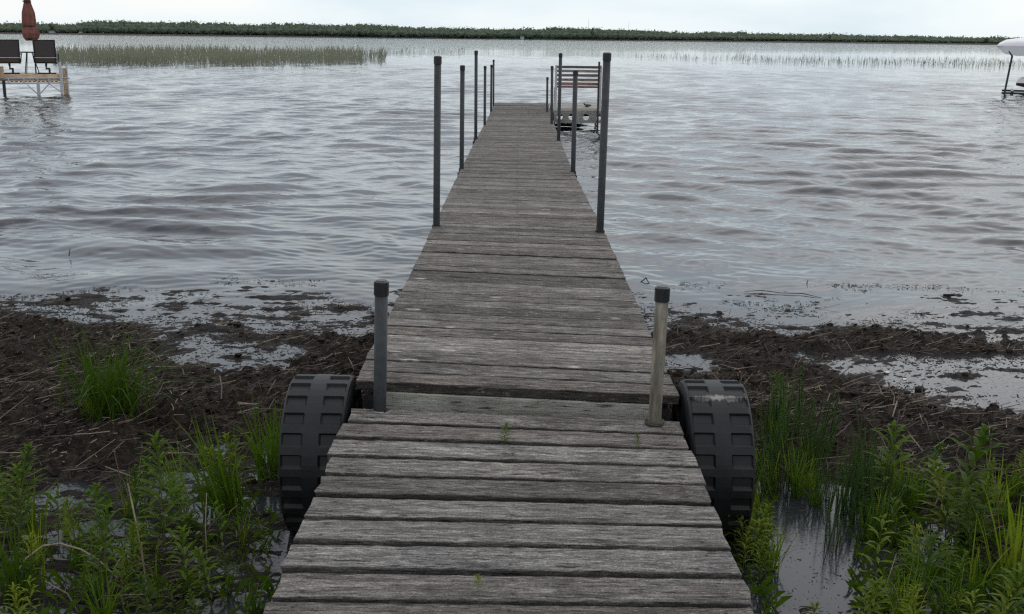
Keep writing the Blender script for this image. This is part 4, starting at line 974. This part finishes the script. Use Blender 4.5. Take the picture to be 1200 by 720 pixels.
for i in range(12):
    leafy(pr.uniform(868, 905), pr.uniform(600, 700), pr.uniform(40, 75), 'leafy weed between the right wheel and the water channel', 'leafy weeds beside the right wheel')
for (x_, y_, h_, lab) in ((1140, 700, 110, 'single broad pale-green grass shoot standing before the right thicket'), (1180, 690, 160, 'tall bright broad-bladed grass tuft in the lower right corner')):
    grass(x_, y_, h_, lab, mesh=grass_mesh(int(x_), .4, 10 if x_ < 1150 else 22, .3, .011, .018, .15))
for i in range(60):
    a = pr.random(); 
    if a < .45: x_, y_ = pr.uniform(885, 965), pr.uniform(520, 590)
    else: x_, y_ = pr.uniform(965, 1050), pr.uniform(560, 645)
    mares(x_, y_, pr.uniform(60, 100), 'bottle-brush water plants ' + (('on the wheel side' if x_ < 925 else 'midway') + ' left of the channel' if a < .45 else ('at the channel edge' if x_ < 1005 else 'against the leafy thicket') + ' right of the channel') + (', rear' if y_ < (550 if a < .45 else 600) else ', front'), 'water plants beside the right channel')
for i in range(10):
    grass(pr.uniform(880, 960), pr.uniform(530, 600), pr.uniform(45, 80), 'upright fine grass among the water plants right of the right wheel', 0, 'fine grass by the right channel')
for i in range(26):
    L_ = i < 14; x_ = pr.uniform(0, 320) if L_ else pr.uniform(1010, 1200); y_ = pr.uniform(590, 730); h = pr.uniform(.08, .26); q = pt(x_, y_, 0); a = pr.uniform(-.12, .12); b = pr.uniform(-.1, .1)
    o = MB().tube([(0, 0, -.02), (a * .4, b * .3, h * .6), (a, b, h)], [.0025, .002, .001], 5).build('dry_reed', M['straw'], None, True); o.location = (q.x, q.y, max(gh(q.x, q.y), -.02))
    tag(o, 'thin dry brown stem among the weeds left of the ramp' if L_ else 'thin dry brown stem among the weeds of the right thicket', 'dry reed', 'dry stems left of the ramp' if L_ else 'dry stems in the right thicket')
for i in range(18):
    x_ = pr.uniform(1010, 1215); grass(x_, pr.uniform(590, 740), pr.uniform(50, 110), 'loose grass tuft ' + ('at the channel side' if x_ < 1080 else ('in the middle' if x_ < 1150 else 'at the outer edge')) + ' of the lower right leafy thicket', pr.choice((0, 1)), 'loose grass tufts in the right thicket')
def sprigs(name, label, n, boxes, seed):
    r = np.random.RandomState(seed); V = []; Fc = []
    for (xa, xb, ya, yb, k) in boxes:
        for i in range(k):
            q = pt(r.uniform(xa, xb), r.uniform(ya, yb), 0)
            if abs(q.x) < .63: continue
            z = max(gh(q.x, q.y), -.005); h = r.uniform(.015, .09); a = r.uniform(0, 6.28); w_ = r.uniform(.002, .005); lx, ly = math.cos(a) * h * .8, math.sin(a) * h * .8; b = len(V)
            V += [(q.x - w_ * math.sin(a), q.y + w_ * math.cos(a), z - .005), (q.x + w_ * math.sin(a), q.y - w_ * math.cos(a), z - .005), (q.x + lx * .5, q.y + ly * .5, z + h * .7), (q.x + lx, q.y + ly, z + h * .8)]
            Fc += [(b, b + 1, b + 2), (b + 1, b + 3, b + 2)]
    tag(link(name, npmesh(name, V, Fc), M['leaf']), label, 'ground cover', kind='stuff')
sprigs('low_weeds', 'low tangled green growth on the wet mud between the taller weeds', 0, ((-20, 325, 575, 760, 450), (1000, 1230, 570, 760, 1100), (862, 905, 580, 740, 120)), 9)
# --- weeds growing through the ramp
for (x_, y_, h_, v, lab) in ((591, 517, 20, 0, 'small green seedling growing between ramp planks near the top'), (748, 523, 15, 3, 'thin green sprout between ramp planks near the right post'), (561, 684, 12, 4, 'tiny green sprout between the lower ramp planks')):
    q = pt(x_, y_, .462); rt = empty('seedling', (q.x, q.y, q.z - .015)); tag(rt, lab, 'weed'); link('stem', LE[v][0], None, rt); link('foliage', LE[v][1], None, rt)
    s = (h_ * q.y * 1.1 / 1312 + .015) / .47; rt.scale = (s * 1.5, s * 1.5, s)
